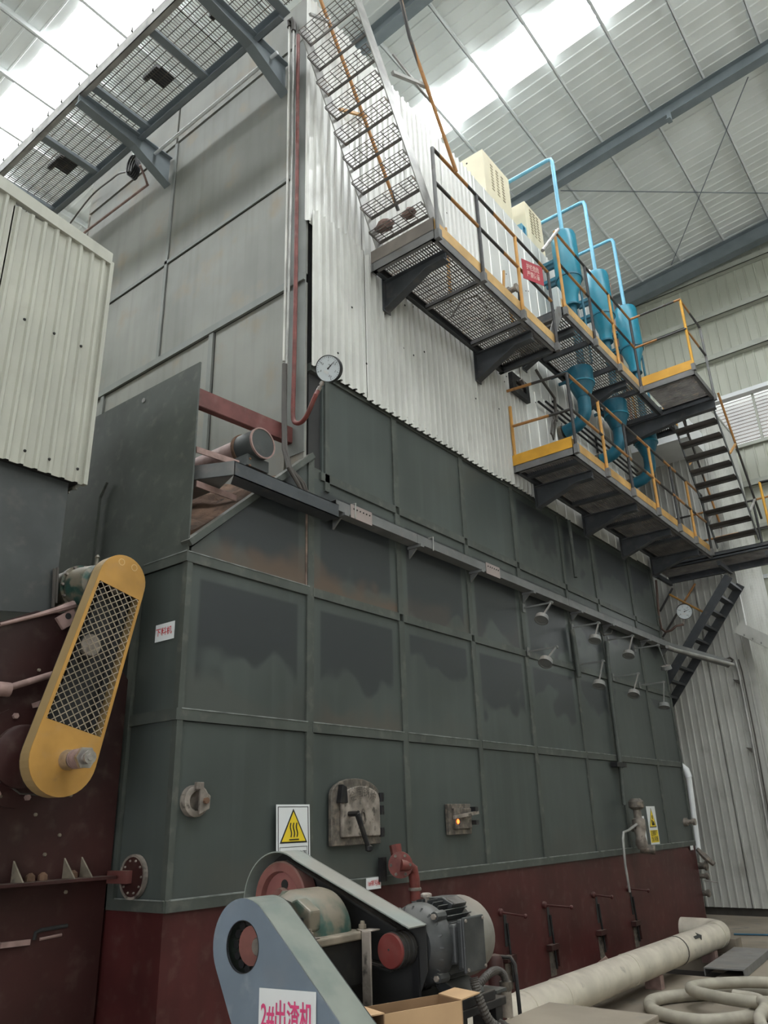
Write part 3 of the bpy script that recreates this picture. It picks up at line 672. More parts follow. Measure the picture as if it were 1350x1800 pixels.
bracket(5.72, XF + 0.081, XO - 0.03, 7.19, 0.36, 0.10, pl); bracket(7.62, XF + 0.081, XO - 0.03, 7.19, 0.38, 0.11, pl)
for yy, m in ((5.50, STEEL), (6.40, BLACKP), (7.32, YELLOW), (8.22, BLACKP)): post(XO + 0.025, yy, 7.2, 8.43, m, pl)
rail([(XO + 0.025, 5.50, 8.43), (XO + 0.025, 8.22, 8.43)], STRIPE, pl); rail([(XO + 0.025, 5.50, 7.95), (XO + 0.025, 8.22, 7.95)], STRIPE, pl)
post(XI + 0.3, 6.6, 7.31, 8.4, YELLOW, pl, False)
MB().tube([(XI + .1, 6.9, 7.33), (XI + .25, 6.95, 7.55), (XI + .45, 7.0, 7.55), (XI + .55, 7.02, 7.33)], 0.012, 6).build('hose_loop', CORD, pl, smooth=True)
MB().tube([(XF + .03, 8.0, 7.95), (XF + .15, 8.0, 7.95), (XF + .17, 8.0, 7.9), (XF + .17, 8.0, 7.72)], 0.025, 8).build('elbow_pipe', CONDUIT, pl, smooth=True)
# ---- B: second, higher platform carrying the blue tanks, with the stair landing at its end
pb = thing('tank_platform', 'higher grated walkway beside the three blue tanks', 'platform', (-3.9, 10.4, 8.0))
y0, y1, zb, zt = 8.62, 12.45, 8.0, 8.11
chan((XO, y0), (XO, 11.45), zb, zt, -XA, STEEL, pb); chan((XI, y0), (XO, y0), zb, zt, YA, DARK, pb); chan((XI + 0.02, y0), (XI + 0.02, 13.3), zb, zt, XA, DARK, pb)
toe((XO, y0), (XO, 11.45), zt, 8.25, PALEY, pb)
XC = -2.565
chan((XO, 11.45), (XC, 11.45), zb, zt, YA, STEEL, pb); chan((XC, 11.45), (XC, 12.5), zb, zt, -XA, STEEL, pb); chan((XI, 12.5), (XC, 12.5), zb - 0.03, zt, -YA, DARK, pb)
chan((XO - 0.0, 11.4), (XO - 0.0, 13.3), zb - 0.03, zt, -XA, DARK, pb); chan((XI, 13.3), (XO, 13.3), zb, zt, -YA, DARK, pb)
toe((XO + 0.05, 11.45), (XC, 11.45), zt, 8.27, BRIGHTY, pb)
toe((XO, 12.55), (XO, 13.3), zt, 8.27, BRIGHTY, pb)
for y in (9.55, 10.45, 11.4, 12.4): MB().box((XI + 0.05, y, 8.01), (XO - 0.02, y + 0.008, 8.08)).box((XI + 0.05, y, 8.0), (XO - 0.02, y + 0.05, 8.01)).build('joist', DARK, pb)
grating(XI + 0.07, XO - 0.05, y0 + 0.06, 13.25, 8.10, pb, 0.036, 0.1, 'Y', 0.006, 0.03)
grating(XO + 0.06, XC - 0.06, 11.5, 12.45, 8.10, pb, 0.05, 0.11, 'X', 0.006, 0.03)
bracket(9.0, XF + 0.081, XO - 0.03, 7.99, 0.36, 0.10, pb); bracket(12.42, XF + 0.081, XC, 7.97, 0.34, 0.16, pb); bracket(10.9, XF + 0.081, XO - .03, 7.99, 0.34, 0.10, pb)
for yy, m in ((8.66, YELLOW), (9.65, BLACKP), (10.55, YELLOW), (11.45, BLACKP)): post(XO + 0.025, yy, 8.0, 9.42, m, pb)
rail([(XO + 0.025, 8.66, 9.42), (XO + 0.025, 11.45, 9.42)], STRIPE, pb); rail([(XO + 0.025, 8.66, 8.85), (XO + 0.025, 11.45, 8.85)], STRIPE, pb)
rail([(XO + 0.025, 11.45, 9.42), (XC, 11.45, 9.42), (XC, 12.5, 9.42)], STRIPE, pb); rail([(XO + 0.025, 11.45, 8.85), (XC, 11.45, 8.85), (XC, 12.5, 8.85)], STRIPE, pb)
post(XC, 11.47, 8.1, 9.42, BRIGHTY, pb); post(XC, 12.48, 8.0, 9.42, STEEL, pb)
post(XI + 0.25, 12.9, 8.1, 9.2, YELLOW, pb, False); rail([(XI + 0.25, 12.9, 9.2), (XI + 0.1, 12.4, 9.2), (XI + 0.1, 12.4, 8.1)], BLACKP, pb)
# step flight between the two platforms
ps = thing('short_steps', 'three short steps between the two upper walkways beside the red sign', 'steps', (-3.8, 8.4, 7.3))
for i in range(3): MB().box((XI + 0.15, 8.14 + 0.13 * i, 7.45 + 0.18 * i), (XO - 0.03, 8.30 + 0.13 * i, 7.48 + 0.18 * i)).build('tread', TREAD, ps)
for x in (XI + 0.14, XO - 0.02):
    MB().prism([(x, 8.06, 7.325), (x, 8.22, 7.325), (x, 8.59, 7.95), (x, 8.59, 8.10), (x, 8.45, 8.02)], (0.012, 0, 0)).build('stringer', STEEL, ps)
rail([(XO + 0.085, 8.66, 9.42), (XO + 0.085, 8.0, 8.62)], CONDUIT, ps, 'handrail', 0.025)
rail([(XI + 0.155, 8.5, 8.04), (XI + 0.16, 8.3, 8.6), (XI + 0.16, 8.35, 8.9)], YELLOW, ps, 'handrail', 0.02)
# ---- G: lower platform
pg = thing('lower_platform', 'lower grated walkway with yellow toe boards, just above the dark boiler plates', 'platform', (-3.9, 11.1, 5.75))
y0, y1, zb, zt = 8.35, 13.93, 5.755, 5.86
chan((XI, y0), (XO, y0), zb, zt, YA, STEEL, pg); chan((XO, y0), (XO, y1), zb, zt, -XA, STEEL, pg); chan((XI + 0.02, y0), (XI + 0.02, y1), zb, zt, XA, DARK, pg)
toe((XI, y0), (XO, y0), zt, 6.01, BRIGHTY, pg); toe((XO, y0), (XO, y1), zt, 5.98, mat('amber_toe_board', (0.50, 0.29, 0.09), 0.5, col2=(0.2, 0.15, 0.1), amt2=(0.62, 0.8)), pg)
for y in (8.62, 9.95, 11.2, 12.5, 13.5): MB().box((XI + 0.05, y, 5.77), (XO - 0.02, y + 0.008, 5.83)).box((XI + 0.05, y - .03, 5.76), (XO - 0.02, y + 0.05, 5.768)).build('joist', DARK, pg)
grating(XI + 0.07, XO - 0.05, y0 + 0.06, y1 - 0.05, 5.85, pg, 0.03, 0.09, 'Y', 0.006, 0.035)
for y in (8.95, 10.45, 11.85, 13.2): bracket(y, XF + 0.081, XO - 0.03, 5.75, 0.30, 0.10, pg)
for yy, m in zip((8.39, 9.35, 10.25, 11.25, 12.2, 13.0, 13.85), (BLACKP, YELLOW, BLACKP, YELLOW, BLACKP, YELLOW, BLACKP)): post(XO + 0.025, yy, 5.8, 6.93, m, pg)
rail([(XO + 0.025, 8.39, 6.93), (XO + 0.025, 13.85, 6.93)], STRIPE, pg); rail([(XO + 0.025, 8.39, 6.40), (XO + 0.025, 13.85, 6.40)], STRIPE, pg)
rail([(XO + 0.025, 8.39, 6.93), (XI - 0.0, 8.39, 7.0)], STRIPE, pg); rail([(XO + 0.025, 8.39, 6.40), (XI + 0.02, 8.39, 6.45)], STRIPE, pg)
post(XI + 0.02, 8.39, 5.8, 6.75, YELLOW, pg, False)
# ---- E: cross walkway behind the boiler
pe = thing('rear_walkway', 'dark grated cross walkway behind the boiler, where the far stair lands', 'platform', (-3.2, 14.3, 5.5))
ye0, ye1, xe0, xe1 = 13.96, 14.72, -4.5, -1.5
chan((xe0, ye0), (xe1, ye0), 5.74, 5.86, YA, DARK, pe); 
chan((xe0, ye1), (xe1, ye1), 5.66, 5.79, -YA, DARK, pe)
for x in (xe0, -3.4, -2.6, xe1): box((x, ye0, 5.62), (x + 0.05, ye1, 5.70)).build('joist', DARK, pe)
grating(xe0, xe1, ye0, ye1, 5.80, pe, 0.06, 0.12, 'X', 0.006, 0.02)
for xx, m in ((-1.9, YELLOW), (-2.75, BLACKP)): post(xx, ye1 - 0.03, 5.8, 6.9, m, pe, False)
rail([(xe0, ye1 - 0.03, 6.9), (xe1, ye1 - 0.03, 6.9)], STRIPE, pe); rail([(xe0, ye1 - 0.03, 6.35), (xe1, ye1 - 0.03, 6.35)], STRIPE, pe)
post(-2.45, 14.0, 5.8, 6.95, BRIGHTY, pe, False); rail([(-2.45, 14.0, 6.95), (-1.6, 14.0, 6.9)], BLACKP, pe)
# =================================================================== STAIRS
def stair(nm, label, X0, X1, top, bot, n, m_st, depth=0.16, tw=0.19, solid=True, group=None, rails=True):
    """flight in a Y-Z plane between X0 and X1; top / bot = (Y, Z) of the nosing line"""
    t = thing(nm, label, 'stair', ((X0 + X1) / 2, bot[0], bot[1] - 0.1))
    T, B = V((0, *top)), V((0, *bot)); d = (T - B).normalized(); nn = V((0, -d.z, d.y))
    if nn.z < 0: nn = -nn
    for x in (X0, X1):
        MB().prism([V((x, 0, 0)) + B - nn * depth * .75, V((x, 0, 0)) + T - nn * depth * .75, V((x, 0, 0)) + T + nn * depth * .25, V((x, 0, 0)) + B + nn * depth * .25], (0.012, 0, 0)).build('stringer', m_st, t)
    sg = 1 if d.y > 0 else -1
    for i in range(n):
        p = B + (T - B) * ((i + 0.5) / n)
        if solid:
            MB().box((X0 + 0.012, p.y, p.z - 0.005), (X1, p.y + sg * tw, p.z)).box((X0 + 0.012, p.y, p.z - 0.045), (X1, p.y + sg * 0.006, p.z)).build('tread', TREAD, t)
        else:
            tr = MB().box((X0 + 0.012, p.y, p.z - 0.045), (X1, p.y + sg * 0.006, p.z + 0.005))
            for j in range(1, 6): tr.box((X0 + 0.012, p.y + sg * tw * j / 5, p.z - 0.010), (X1, p.y + sg * (tw * j / 5 + 0.004), p.z))
            x = X0 + 0.1
            while x < X1: tr.box((x, p.y, p.z - 0.008), (x + 0.006, p.y + sg * tw, p.z)); x += 0.11
            for xx in (X0 + 0.012, X1 - 0.006): tr.box((xx, p.y, p.z - 0.03), (xx + 0.006, p.y + sg * tw, p.z))
            tr.build('tread', GRATE, t)
    if rails:
        for x in (X0 - 0.0, X1 + 0.012):
            off = nn * 0.75
            rail([V((x, 0, 0)) + B + off + (T - B) * 0.05, V((x, 0, 0)) + T + off], STRIPE, t, 'handrail', 0.02)
            for f in (0.2, 0.62):
                q = B + (T - B) * f; MB().bar(V((x, 0, 0)) + q, V((x, 0, 0)) + q + off, 0.03, 0.03).build('rail_strut', YELLOW if f > .5 else CONDUIT, t)
    return t
st = stair('steep_stair', 'steep open-grate stair climbing to the top walkway in front of pale cladding', -4.22, -3.50, (4.34, 9.72), (5.62, 7.50), 9, CONDUIT, 0.17, 0.2, False, rails=False)
d = V((0, 4.34 - 5.62, 9.72 - 7.50)); u = V((0, d.z, -d.y)).normalized()
a = V((-3.44, 5.62, 7.50)); top = a + d
rail([P(802, 302, X=-3.36), P(720, 65, X=-3.36), P(700, -20, X=-3.36)], STRIPE, st, 'handrail', 0.022)
p = P(690, 128, X=-3.46); q = P(752, 153, X=-3.38); MB().bar(p, q, 0.04, 0.04).build('rail_strut', CONDUIT, st)
p = P(690, 95, X=-3.46); q = P(757, 180, X=-3.38); MB().bar(p, q, 0.02, 0.02).build('rail_strut', CONDUIT, st)
rail([P(700, 370, X=-4.22), P(560, -10, X=-4.30)], STRIPE, st, 'handrail', 0.022)
p = P(597, 192, X=-4.25); q = P(645, 205, X=-4.3); MB().bar(p, q, 0.03, 0.03).build('rail_strut', YELLOW, st)
p = P(545, 25, X=-4.25); q = P(587, 42, X=-4.3); MB().bar(p, q, 0.03, 0.03).build('rail_strut', CONDUIT, st)
MB().prism([(-3.49, 5.60, 7.46), (-3.49, 5.78, 7.46), (-3.49, 5.62, 7.8)], (0.012, 0, 0)).build('foot_plate', CONDUIT, st)
stair('far_stair', 'dark plate-tread stair going down from the tank walkway at the right', -3.35, -2.66, (12.60, 8.06), (14.02, 5.95), 10, DARK, 0.10, 0.2, True)
# F: lowest flight behind the boiler, running down towards -X
lf = thing('lower_stair', 'dark box-stringer stair dropping behind the far end of the boiler', 'stair', (-4.0, 14.3, 3.4))
A_, B_ = V((-3.26, 14.0, 5.40)), V((-4.90, 14.0, 3.42))
d = (A_ - B_).normalized(); nn = V((-d.z, 0, d.x))
for yy in (14.0, 14.74):
    o = V((0, yy - 14.0, 0)); MB().prism([B_ + o - nn * 0.075, A_ + o - nn * 0.075, A_ + o + nn * 0.075, B_ + o + nn * 0.075], (0, 0.012, 0)).build('stringer', DARK, lf)
for i in range(9):
    p = B_ + (A_ - B_) * ((i + 0.6) / 9) + nn * 0.0
    MB().box((p.x - 0.075, 14.012, p.z), (p.x + 0.075, 14.74, p.z + 0.015)).box((p.x + 0.07, 14.012, p.z - 0.03), (p.x + 0.075, 14.74, p.z)).build('tread', DARK, lf)
rail([P(1222, 1026, Y=14.66), P(1165, 1120, Y=14.66)], STRIPE, lf, 'handrail'); rail([P(1182, 1034, Y=14.64), P(1160, 1075, Y=14.64)], BLACKP, lf, 'handrail')
rail([P(1177, 1045, Y=14.60), P(1205, 1060, Y=14.55), P(1240, 1078, Y=14.3)], YELLOW, lf, 'handrail')
# =================================================================== FRONT TOP WALKWAY
pf = thing('top_walkway', 'long grated walkway under the roof, seen from below on the boiler front', 'platform', (-6.5, 3.7, 9.6))
yo, yi, zd = 3.20, 4.08, 9.75
chan((-9.6, yo), (-3.3, yo), 9.72, 9.90, YA, CONDUIT, pf, fl_=0.07); chan((-8.95, yi), (-4.3, yi), 9.70, 9.86, -YA, RAFT, pf, fl_=0.07)
for x in (-8.85, -7.76, -6.64, -5.53, -4.25): MB().box((x, yo, 9.74), (x + 0.01, yi, 9.83)).box((x - 0.05, yo, 9.735), (x + 0.05, yi, 9.745)).build('joist', RAFT, pf)
grating(-9.6, -3.4, yo + 0.03, yi - 0.02, 9.87, pf, 0.036, 0.095, 'Y', 0.006, 0.010)
YQ = YF - 0.02
def fbr(x, z1=9.74, d0=0.44, d1=0.14):
    mb = MB().prism([(x - 0.006, YQ, z1), (x - 0.006, yo, z1), (x - 0.006, yo, z1 - d1), (x - 0.006, YQ - 0.55, z1 - d1 - 0.06), (x - 0.006, YQ, z1 - d0)], (0.012, 0, 0))
    mb.prism([(x - 0.06, yo, z1 - d1), (x + 0.06, yo, z1 - d1), (x + 0.06, YQ - 0.55, z1 - d1 - .06), (x - 0.06, YQ - 0.55, z1 - d1 - .06)], (0, 0, -0.012))
    mb.prism([(x - 0.06, YQ - 0.55, z1 - d1 - .06), (x + 0.06, YQ - 0.55, z1 - d1 - .06), (x + 0.06, YQ, z1 - d0), (x - 0.06, YQ, z1 - d0)], (0, 0, -0.012))
    mb.box((x - 0.06, yo, z1 - 0.01), (x + 0.06, YQ, z1)); return mb.build('bracket', RAFT, pf)
fbr(-6.83); fbr(-4.71)
MB().tube([(-6.9, 4.28, 9.66), (-4.6, 4.28, 9.66)], 0.022, 8).build('pipe_rail', WHITE, pf, smooth=True)
for x, l in ((-8.3, 0.34), (-6.2, 0.26), (-5.0, 0.22)):
    b = MB().box((x, 3.62, 9.875), (x + l, 3.68, 9.93)).box((x + l * .3, 3.66, 9.875), (x + l * 1.2, 3.86, 9.885)); tag(b.build('steel_offcut', DARK), {-8.3: 'dark steel offcut lying on the top walkway grating nearest the coal hopper', -6.2: 'dark steel offcut on the top walkway grating right of the big bracket', -5.0: 'short dark steel offcut on the top walkway grating near the stair head'}[x], 'offcut', 'offcuts on the top walkway')
for i in range(16): MB().lathe((-9.0 + i * 0.36 + random.uniform(-.05, .05), yo - 0.004, 9.90), ZA, [(0, 0.014), (0.05 + random.uniform(0, .04), 0.006)], 5).build('wire_tie', CORD, pf)
# =================================================================== BLUE TANKS, FUNNELS, CABINETS
TX = -3.88
def tank(y, label):
    t = thing('blue_tank', label, 'tank', (TX, y, 8.12), 'blue tanks on the upper walkway')
    c = V((TX, y, 0))
    MB().lathe(c, ZA, [(9.70, 0.20), (9.72, 0.208), (10.56, 0.208), (10.61, 0.195), (10.64, 0.0)], 28).build('tank_body', CYAN, t, smooth=True)
    MB().lathe(c, ZA, [(9.69, 0.216), (9.72, 0.216)], 28).build('weld_ring', CYAN2, t, smooth=True)
    MB().lathe(c, ZA, [(9.20, 0.10), (9.40, 0.112), (9.70, 0.205)], 28).build('cone', CYAN, t, smooth=True)
    MB().lathe(c, ZA, [(8.12, 0.06), (9.19, 0.06), (9.19, 0.115), (9.22, 0.115)], 20).build('drain_pipe', CYAN2, t, smooth=True)
    MB().tube([c + V((0, 0.0, 10.62)), c + V((0, 0, 12.24)), c + V((-0.02, 0, 12.31)), c + V((-0.09, 0, 12.33)), c + V((-1.5, 0, 12.33)), c + V((-1.6, 0, 12.28)), c + V((-1.62, 0, 12.2)), c + V((-1.62, 0, 10.66))], 0.034, 10).build('vent_pipe', CYANP, t, smooth=True)
    MB().lathe(c + V((-0.09, -0.04, 0)), ZA, [(10.62, 0.02), (10.66, 0.035), (10.74, 0.03), (10.77, 0.01)], 10).build('fitting', SHINY, t, smooth=True)
    for z in (10.15, 9.80):
        for dy in (-0.06, 0.06): MB().bar((TX - 0.17, y + dy, z), (XF + 0.06, y + dy, z), 0.05, 0.06).build('support_arm', CYAN2, t)
    MB().tube([c + V((0.12, 0.14, 9.6)), c + V((0.12, 0.14, 8.14))], 0.02, 8).build('side_pipe', CYAN2, t, smooth=True)
    return t
t1 = tank(10.17, 'nearest of the three blue tanks, the one beside the red sign')
dup(t1, (0, 1.33, 0), 'middle of the three blue tanks on the upper walkway'); dup(t1, (0, 2.66, 0), 'farthest of the three blue tanks, by the yellow landing')
def funnel(y, label):
    t = thing('blue_funnel', label, 'funnel', (TX, y, 6.8), 'blue funnels under the upper walkway')
    c = V((TX, y, 0)); mb = MB(); n = 28; o = 0
    prof = [(7.70, 0.19), (7.76, 0.194), (7.84, 0.189), (7.93, 0.197), (7.955, 0.193)]
    mb.lathe(c, ZA, prof, n); mb.build('funnel_body', CYAN2, t, smooth=True)
    MB().lathe(c, ZA, [(7.69, 0.202), (7.715, 0.202)], n).build('weld_ring', CYAN, t, smooth=True)
    MB().lathe(c, ZA, [(7.46, 0.105), (7.70, 0.192)], n).build('cone', CYAN2, t, smooth=True)
    MB().tube([c + ZA * 7.47] + [c + V((-0.26 + 0.26 * math.cos(a), 0, 7.30 - 0.26 * math.sin(a))) for a in (0, .3, .6, .9, 1.2, 1.45)] + [c + V((-0.36, 0, 7.02))], 0.10, 14).build('elbow', CYAN2, t, smooth=True)
    MB().cyl((XF + 0.054, y, 7.0), (XF + 0.10, y, 7.0), 0.13, 20).build('wall_flange', IRON, t, smooth=True)
    for dy in (-0.14, 0.12): MB().box((XF + 0.06, y + dy, 7.90), (TX - 0.1, y + dy + 0.02, 7.95)).build('support_arm', CYAN2, t)
    return t
f1 = funnel(10.07, 'nearest of the three deep blue funnels under the tank walkway')
dup(f1, (0, 1.33, 0), 'middle of the three deep blue funnels under the tank walkway'); dup(f1, (0, 2.66, 0), 'farthest of the three deep blue funnels, near the far stair')
def cabinet(y0, y1, z1, label):
    t = thing('vented_cabinet', label, 'cabinet', (-4.65, (y0 + y1) / 2, 10.66), 'cream cabinets on the boiler roof')
    x0, x1 = -4.95, -4.40
    box((x0, y0, 10.66), (x1, y1, z1)).build('cabinet_body', CREAM, t, bev=0.01)
    for i in range(3):
        yy = y0 + (y1 - y0) * (0.30 + 0.2 * i)
        for j in range(9): box((x1 - 0.002, yy - 0.035, 10.95 + j * 0.062), (x1 + 0.006, yy + 0.035, 10.95 + j * 0.062 + 0.025)).build('louver', mat('cabinet_louver', (0.34, 0.29, 0.19), 0.6) if 'cabinet_louver' not in bpy.data.materials else bpy.data.materials['cabinet_louver'], t)
    MB().lathe((x0 + 0.25, y0 - 0.002, z1 - 0.12), -YA, [(0, 0.015), (0.006, 0.015)], 8).build('knob', SEAM, t)
    return t
cabinet(8.60, 9.45, 11.62, 'larger cream cabinet with vent slots on the boiler roof edge, nearer the stair')
cabinet(9.98, 10.60, 11.55, 'smaller cream cabinet with vent slots on the boiler roof edge, nearer the blue tanks')
t = thing('roof_duct_stub', 'small blue box stub on the roof edge between the cream cabinets', 'duct', (-4.5, 9.9, 10.66))
MB().ring([V((-4.42, 9.80, 10.70)), V((-4.42, 9.96, 10.70)), V((-4.42, 9.96, 10.95)), V((-4.42, 9.80, 10.95))], [V((-4.42, 9.83, 10.73)), V((-4.42, 9.93, 10.73)), V((-4.42, 9.93, 10.92)), V((-4.42, 9.83, 10.92))], (-0.3, 0, 0)).build('frame', CYANP, t)
MB().box((-4.6, 9.8, 10.66), (-4.45, 9.95, 10.70)).build('foot', CYANP, t)

# =================================================================== SIGNS
def sign(name, label, org, u, v, w_, h_, plate, th=0.004, cat='sign'):
    """plate with its lower left corner at org"""
    u, v = V(u).normalized(), V(v).normalized(); n = u.cross(v); org = V(org)
    t = thing(name, label, cat, org)
    MB().prism([org, org + u * w_, org + u * w_ + v * h_, org + v * h_], n * th).build('plate', plate, t)
    f = lambda a, b: org + u * (a * w_) + v * (b * h_) + n * th
    return t, f, u, v, n
def letters(t, f, u, v, items, m, name='lettering'):
    mb = MB()
    for s, a, b, size, *sx in items: text(mb, s, f(a, b), u, v, size, sx=sx[0] if sx else 1.0, bold=sx[1] if len(sx) > 1 else 0.0)
    return mb.build(name, m, t)
def tri_sign(t, f, u, v, n, a0, a1, b0, b1, black=INKK, yel=SIGNY):
    g = MB().prism([f(a0, b0), f(a1, b0), f((a0 + a1) / 2, b1)], n * 0.0015).build('triangle_border', black, t)
    ca, cb = (a0 + a1) / 2, b0 + (b1 - b0) / 3
    s = 0.86
    MB().prism([f(ca + (q[0] - ca) * s, cb + (q[1] - cb) * s) + n * 0.0015 for q in ((a0, b0), (a1, b0), (ca, b1))], n * 0.0015).build('triangle', yel, t)
# hot surface sign
a = P(487, 1416, X=XF + 0.015); b = P(545, 1416, X=XF + 0.015)
w_ = (b.y - a.y)
t, f, u, v, n = sign('hot_surface_sign', 'white hot-surface warning sign with yellow triangle above the belt guard', a - ZA * w_ * 1.36 + XA * 0.004, YA, ZA + YA * -0.03, w_, w_ * 1.38, WHITE)
MB().ring([f(.04, .03), f(.96, .03), f(.96, .97), f(.04, .97)], [f(.06, .04), f(.94, .04), f(.94, .96), f(.06, .96)], n * 0.001).build('border', INKK, t)
tri_sign(t, f, u, v, n, 0.09, 0.91, 0.45, 0.94)
sy = MB()
for k in range(3):
    q = [f(0.41 + 0.09 * k + 0.018 * math.sin(i / 9 * 2 * math.pi), 0.535 + 0.20 * i / 9) + n * 0.004 for i in range(10)]
    sy.tube(q, 0.005, 6)
sy.bar(f(0.36, 0.50) + n * 0.004, f(0.64, 0.50) + n * 0.004, 0.008, 0.008); sy.build('heat_symbol', INKK, t)
MB().ring([f(.09, .09), f(.91, .09), f(.91, .40), f(.09, .40)], [f(.10, .097), f(.90, .097), f(.90, .393), f(.10, .393)], n * 0.001).build('text_frame', INKK, t)
letters(t, f, u, v, [('当心高温表面', 0.5, 0.29, w_ * 0.135, 0.95, 0.015)], INKK)
# blow-down valve label
a = P(644, 1562, X=XF + 0.016); b = P(669, 1545, X=XF + 0.016); w_ = b.y - a.y
t, f, u, v, n = sign('drain_valve_label', 'tiny white label with red lettering on the base band by the red valve', V((XF + 0.014, a.y, 1.105)), YA, ZA, w_, 0.085, WHITE)
letters(t, f, u, v, [('1#排污阀', 0.5, 0.5, 0.045, 0.9, 0.012)], INKR)
# feeder label on the front face
a = P(272, 1130, Y=YL - 0.0); b = P(307, 1096, Y=YL); w_ = b.x - a.x
t, f, u, v, n = sign('feeder_label', 'small white label with red lettering on the boiler front beside the yellow guard', V((a.x, YL + 0.003, a.z)), XA, ZA, w_, 0.125, WHITE)
letters(t, f, u, v, [('下料机', 0.46, 0.5, 0.062, 1.0, 0.01)], INKR)
# small yellow and white sign at the far end
a = P(1147, 1485, X=XF); b = P(1162, 1425, X=XF); w_ = P(1162, 1484, X=XF).y - a.y
t, f, u, v, n = sign('machine_hazard_sign', 'narrow white and yellow hazard sign near the far end of the boiler', V((XF - 0.018, a.y, a.z)), YA, ZA, w_, 0.50, WHITE)
tri_sign(t, f, u, v, n, 0.10, 0.90, 0.44, 0.96)
MB().bar(f(.42, .52) + n * .004, f(.42, .64) + n * .004, 0.03, 0.006).bar(f(.58, .52) + n * .004, f(.58, .60) + n * .004, 0.03, 0.006).bar(f(.38, .52) + n * .004, f(.66, .52) + n * .004, 0.006, 0.025).bar(f(.5, .66) + n * .004, f(.5, .76) + n * .004, 0.02, 0.006).build('hazard_symbol', INKK, t)
MB().prism([f(0.04, 0.05), f(0.96, 0.05), f(0.96, 0.37), f(0.04, 0.37)], n * 0.001).build('text_panel', SIGNY, t)
letters(t, f, u, v, [('注意脚下', 0.5, 0.285, 0.075, 0.8, 0.012), ('当心机械', 0.5, 0.135, 0.075, 0.8, 0.012)], INKK)
# red sign tied to the upper railing
a = P(920, 489, X=XO + 0.06); b = P(956, 503, X=XO + 0.06); c = P(918, 462, X=XO + 0.06)
u_ = (b - a)
t, f, u, v, n = sign('railing_sign', 'red sign with pale lettering tied to the upper walkway railing', a, u_.normalized(), ZA, u_.length, 0.30, SIGNR, 0.006)
letters(t, f, u, v, [('护栏危险', 0.5, 0.68, 0.10, 1.0, 0.012), ('严禁依靠', 0.5, 0.30, 0.10, 1.0, 0.012)], SIGNP)
# small white tag at the far band
a = P(1218, 1490, X=XF + 0.014)
t, f, u, v, n = sign('corner_tag', 'tiny white tag on the base band at the far boiler corner', a + V((0, -0.12, -0.03)), YA, ZA, 0.13, 0.06, WHITE)
# =================================================================== GAUGES
def gauge(label, c, nrm, r, roll, pts, m_pipe, nx):
    c, nrm = V(c), V(nrm).normalized(); t = thing('pressure_gauge', label, 'gauge', c)
    u = ZA.cross(nrm).normalized(); v = nrm.cross(u)
    cr, sr = math.cos(roll), math.sin(roll); u, v = u * cr + v * sr, v * cr - u * sr
    MB().lathe(c, nrm, [(-0.055, r * 0.93), (-0.05, r), (0.006, r), (0.010, r * 0.99), (0.010, r * 0.945), (0.0, r * 0.945)], 40).build('case', BLACK, t, smooth=True)
    MB().lathe(c, nrm, [(0.0, r * 0.95), (0.003, r * 0.95)], 40).build('dial', DIAL, t)
    mk = MB(); f = lambda a, k, h=0.004: c + nrm * h + (u * math.sin(a) + v * math.cos(a)) * (r * k)
    for i in range(26):
        a = math.radians(-135 + i * 270 / 25); mk.bar(f(a, 0.80 if i % 5 else 0.74), f(a, 0.88), 0.0022 if i % 5 else 0.004, 0.001, nrm)
    for i, s in enumerate(('0', '0.5', '1', '1.5', '2', '2.5')):
        a = math.radians(-135 + i * 54); text(mk, s, f(a, 0.60, 0.003), u, v, r * 0.20, bold=0.01)
    text(mk, 'MPa', c + nrm * 0.003 + v * r * 0.28, u, v, r * 0.15)
    mk.build('scale', INKK, t, kind='stuff')
    a = math.radians(nx)
    MB().prism([f(a + math.pi, 0.10, 0.006) , c + nrm * 0.006 + (u * math.cos(a) - v * math.sin(a)) * r * 0.045, f(a, 0.80, 0.006), c + nrm * 0.006 - (u * math.cos(a) - v * math.sin(a)) * r * 0.045], nrm * 0.002).lathe(c, nrm, [(0.004, r * .07), (0.011, r * .06)], 14).build('needle', INKK, t)
    q = c - v * r * 0.30; MB().prism([q - u * r * .2 - v * r * .1, q + u * r * .2 - v * r * .1, q + u * r * .2 + v * r * .1, q - u * r * .2 + v * r * .1], nrm * 0.006).build('plate_label', WHITE, t)
    st_ = c - v * r - nrm * 0.025
    MB().lathe(st_ + v * 0.005, -v, [(0, 0.014), (0.02, 0.014), (0.02, 0.02), (0.045, 0.02), (0.045, 0.012), (0.065, 0.012), (0.065, 0.02), (0.10, 0.02)], 10).build('fitting', SHINY, t, smooth=True)
    MB().tube([st_ - v * 0.10] + [V(p) for p in pts], 0.021, 10).build('siphon_pipe', m_pipe, t, smooth=True)
    return t, st_
c = P(577, 648, Y=4.36)
YP = 4.43
top_, bot_ = P(524, 62, Y=YP - .01), P(515, 728, Y=YP)
gauge('large white pressure gauge on a red siphon pipe at the boiler corner', c, (0.28, -0.85, -0.42), 0.118, math.radians(-40), smooth_path([P(555, 694, Y=4.37), P(541, 727, Y=4.39), P(531, 741, Y=4.41), P(522, 744, Y=4.42), P(516, 738, Y=YP), P(515, 715, Y=YP), P(517, 640, Y=YP), P(521, 400, Y=YP), top_], 5), REDPIPE, 14)
c = P(1203, 1075, Y=13.75)
gauge('smaller pressure gauge by the dark lower stair at the far end', c, (0.22, -0.85, -0.35), 0.135, math.radians(-15), [P(1189, 1100, Y=13.72), P(1180, 1108, Y=13.7), P(1170, 1111, Y=13.7), P(1163, 1105, Y=13.7), P(1158, 1085, Y=13.7), P(1155, 1040, Y=13.7), P(1153, 1020, Y=13.7)], mat('brown_pipe', (0.12, 0.075, 0.06), 0.5), 55)
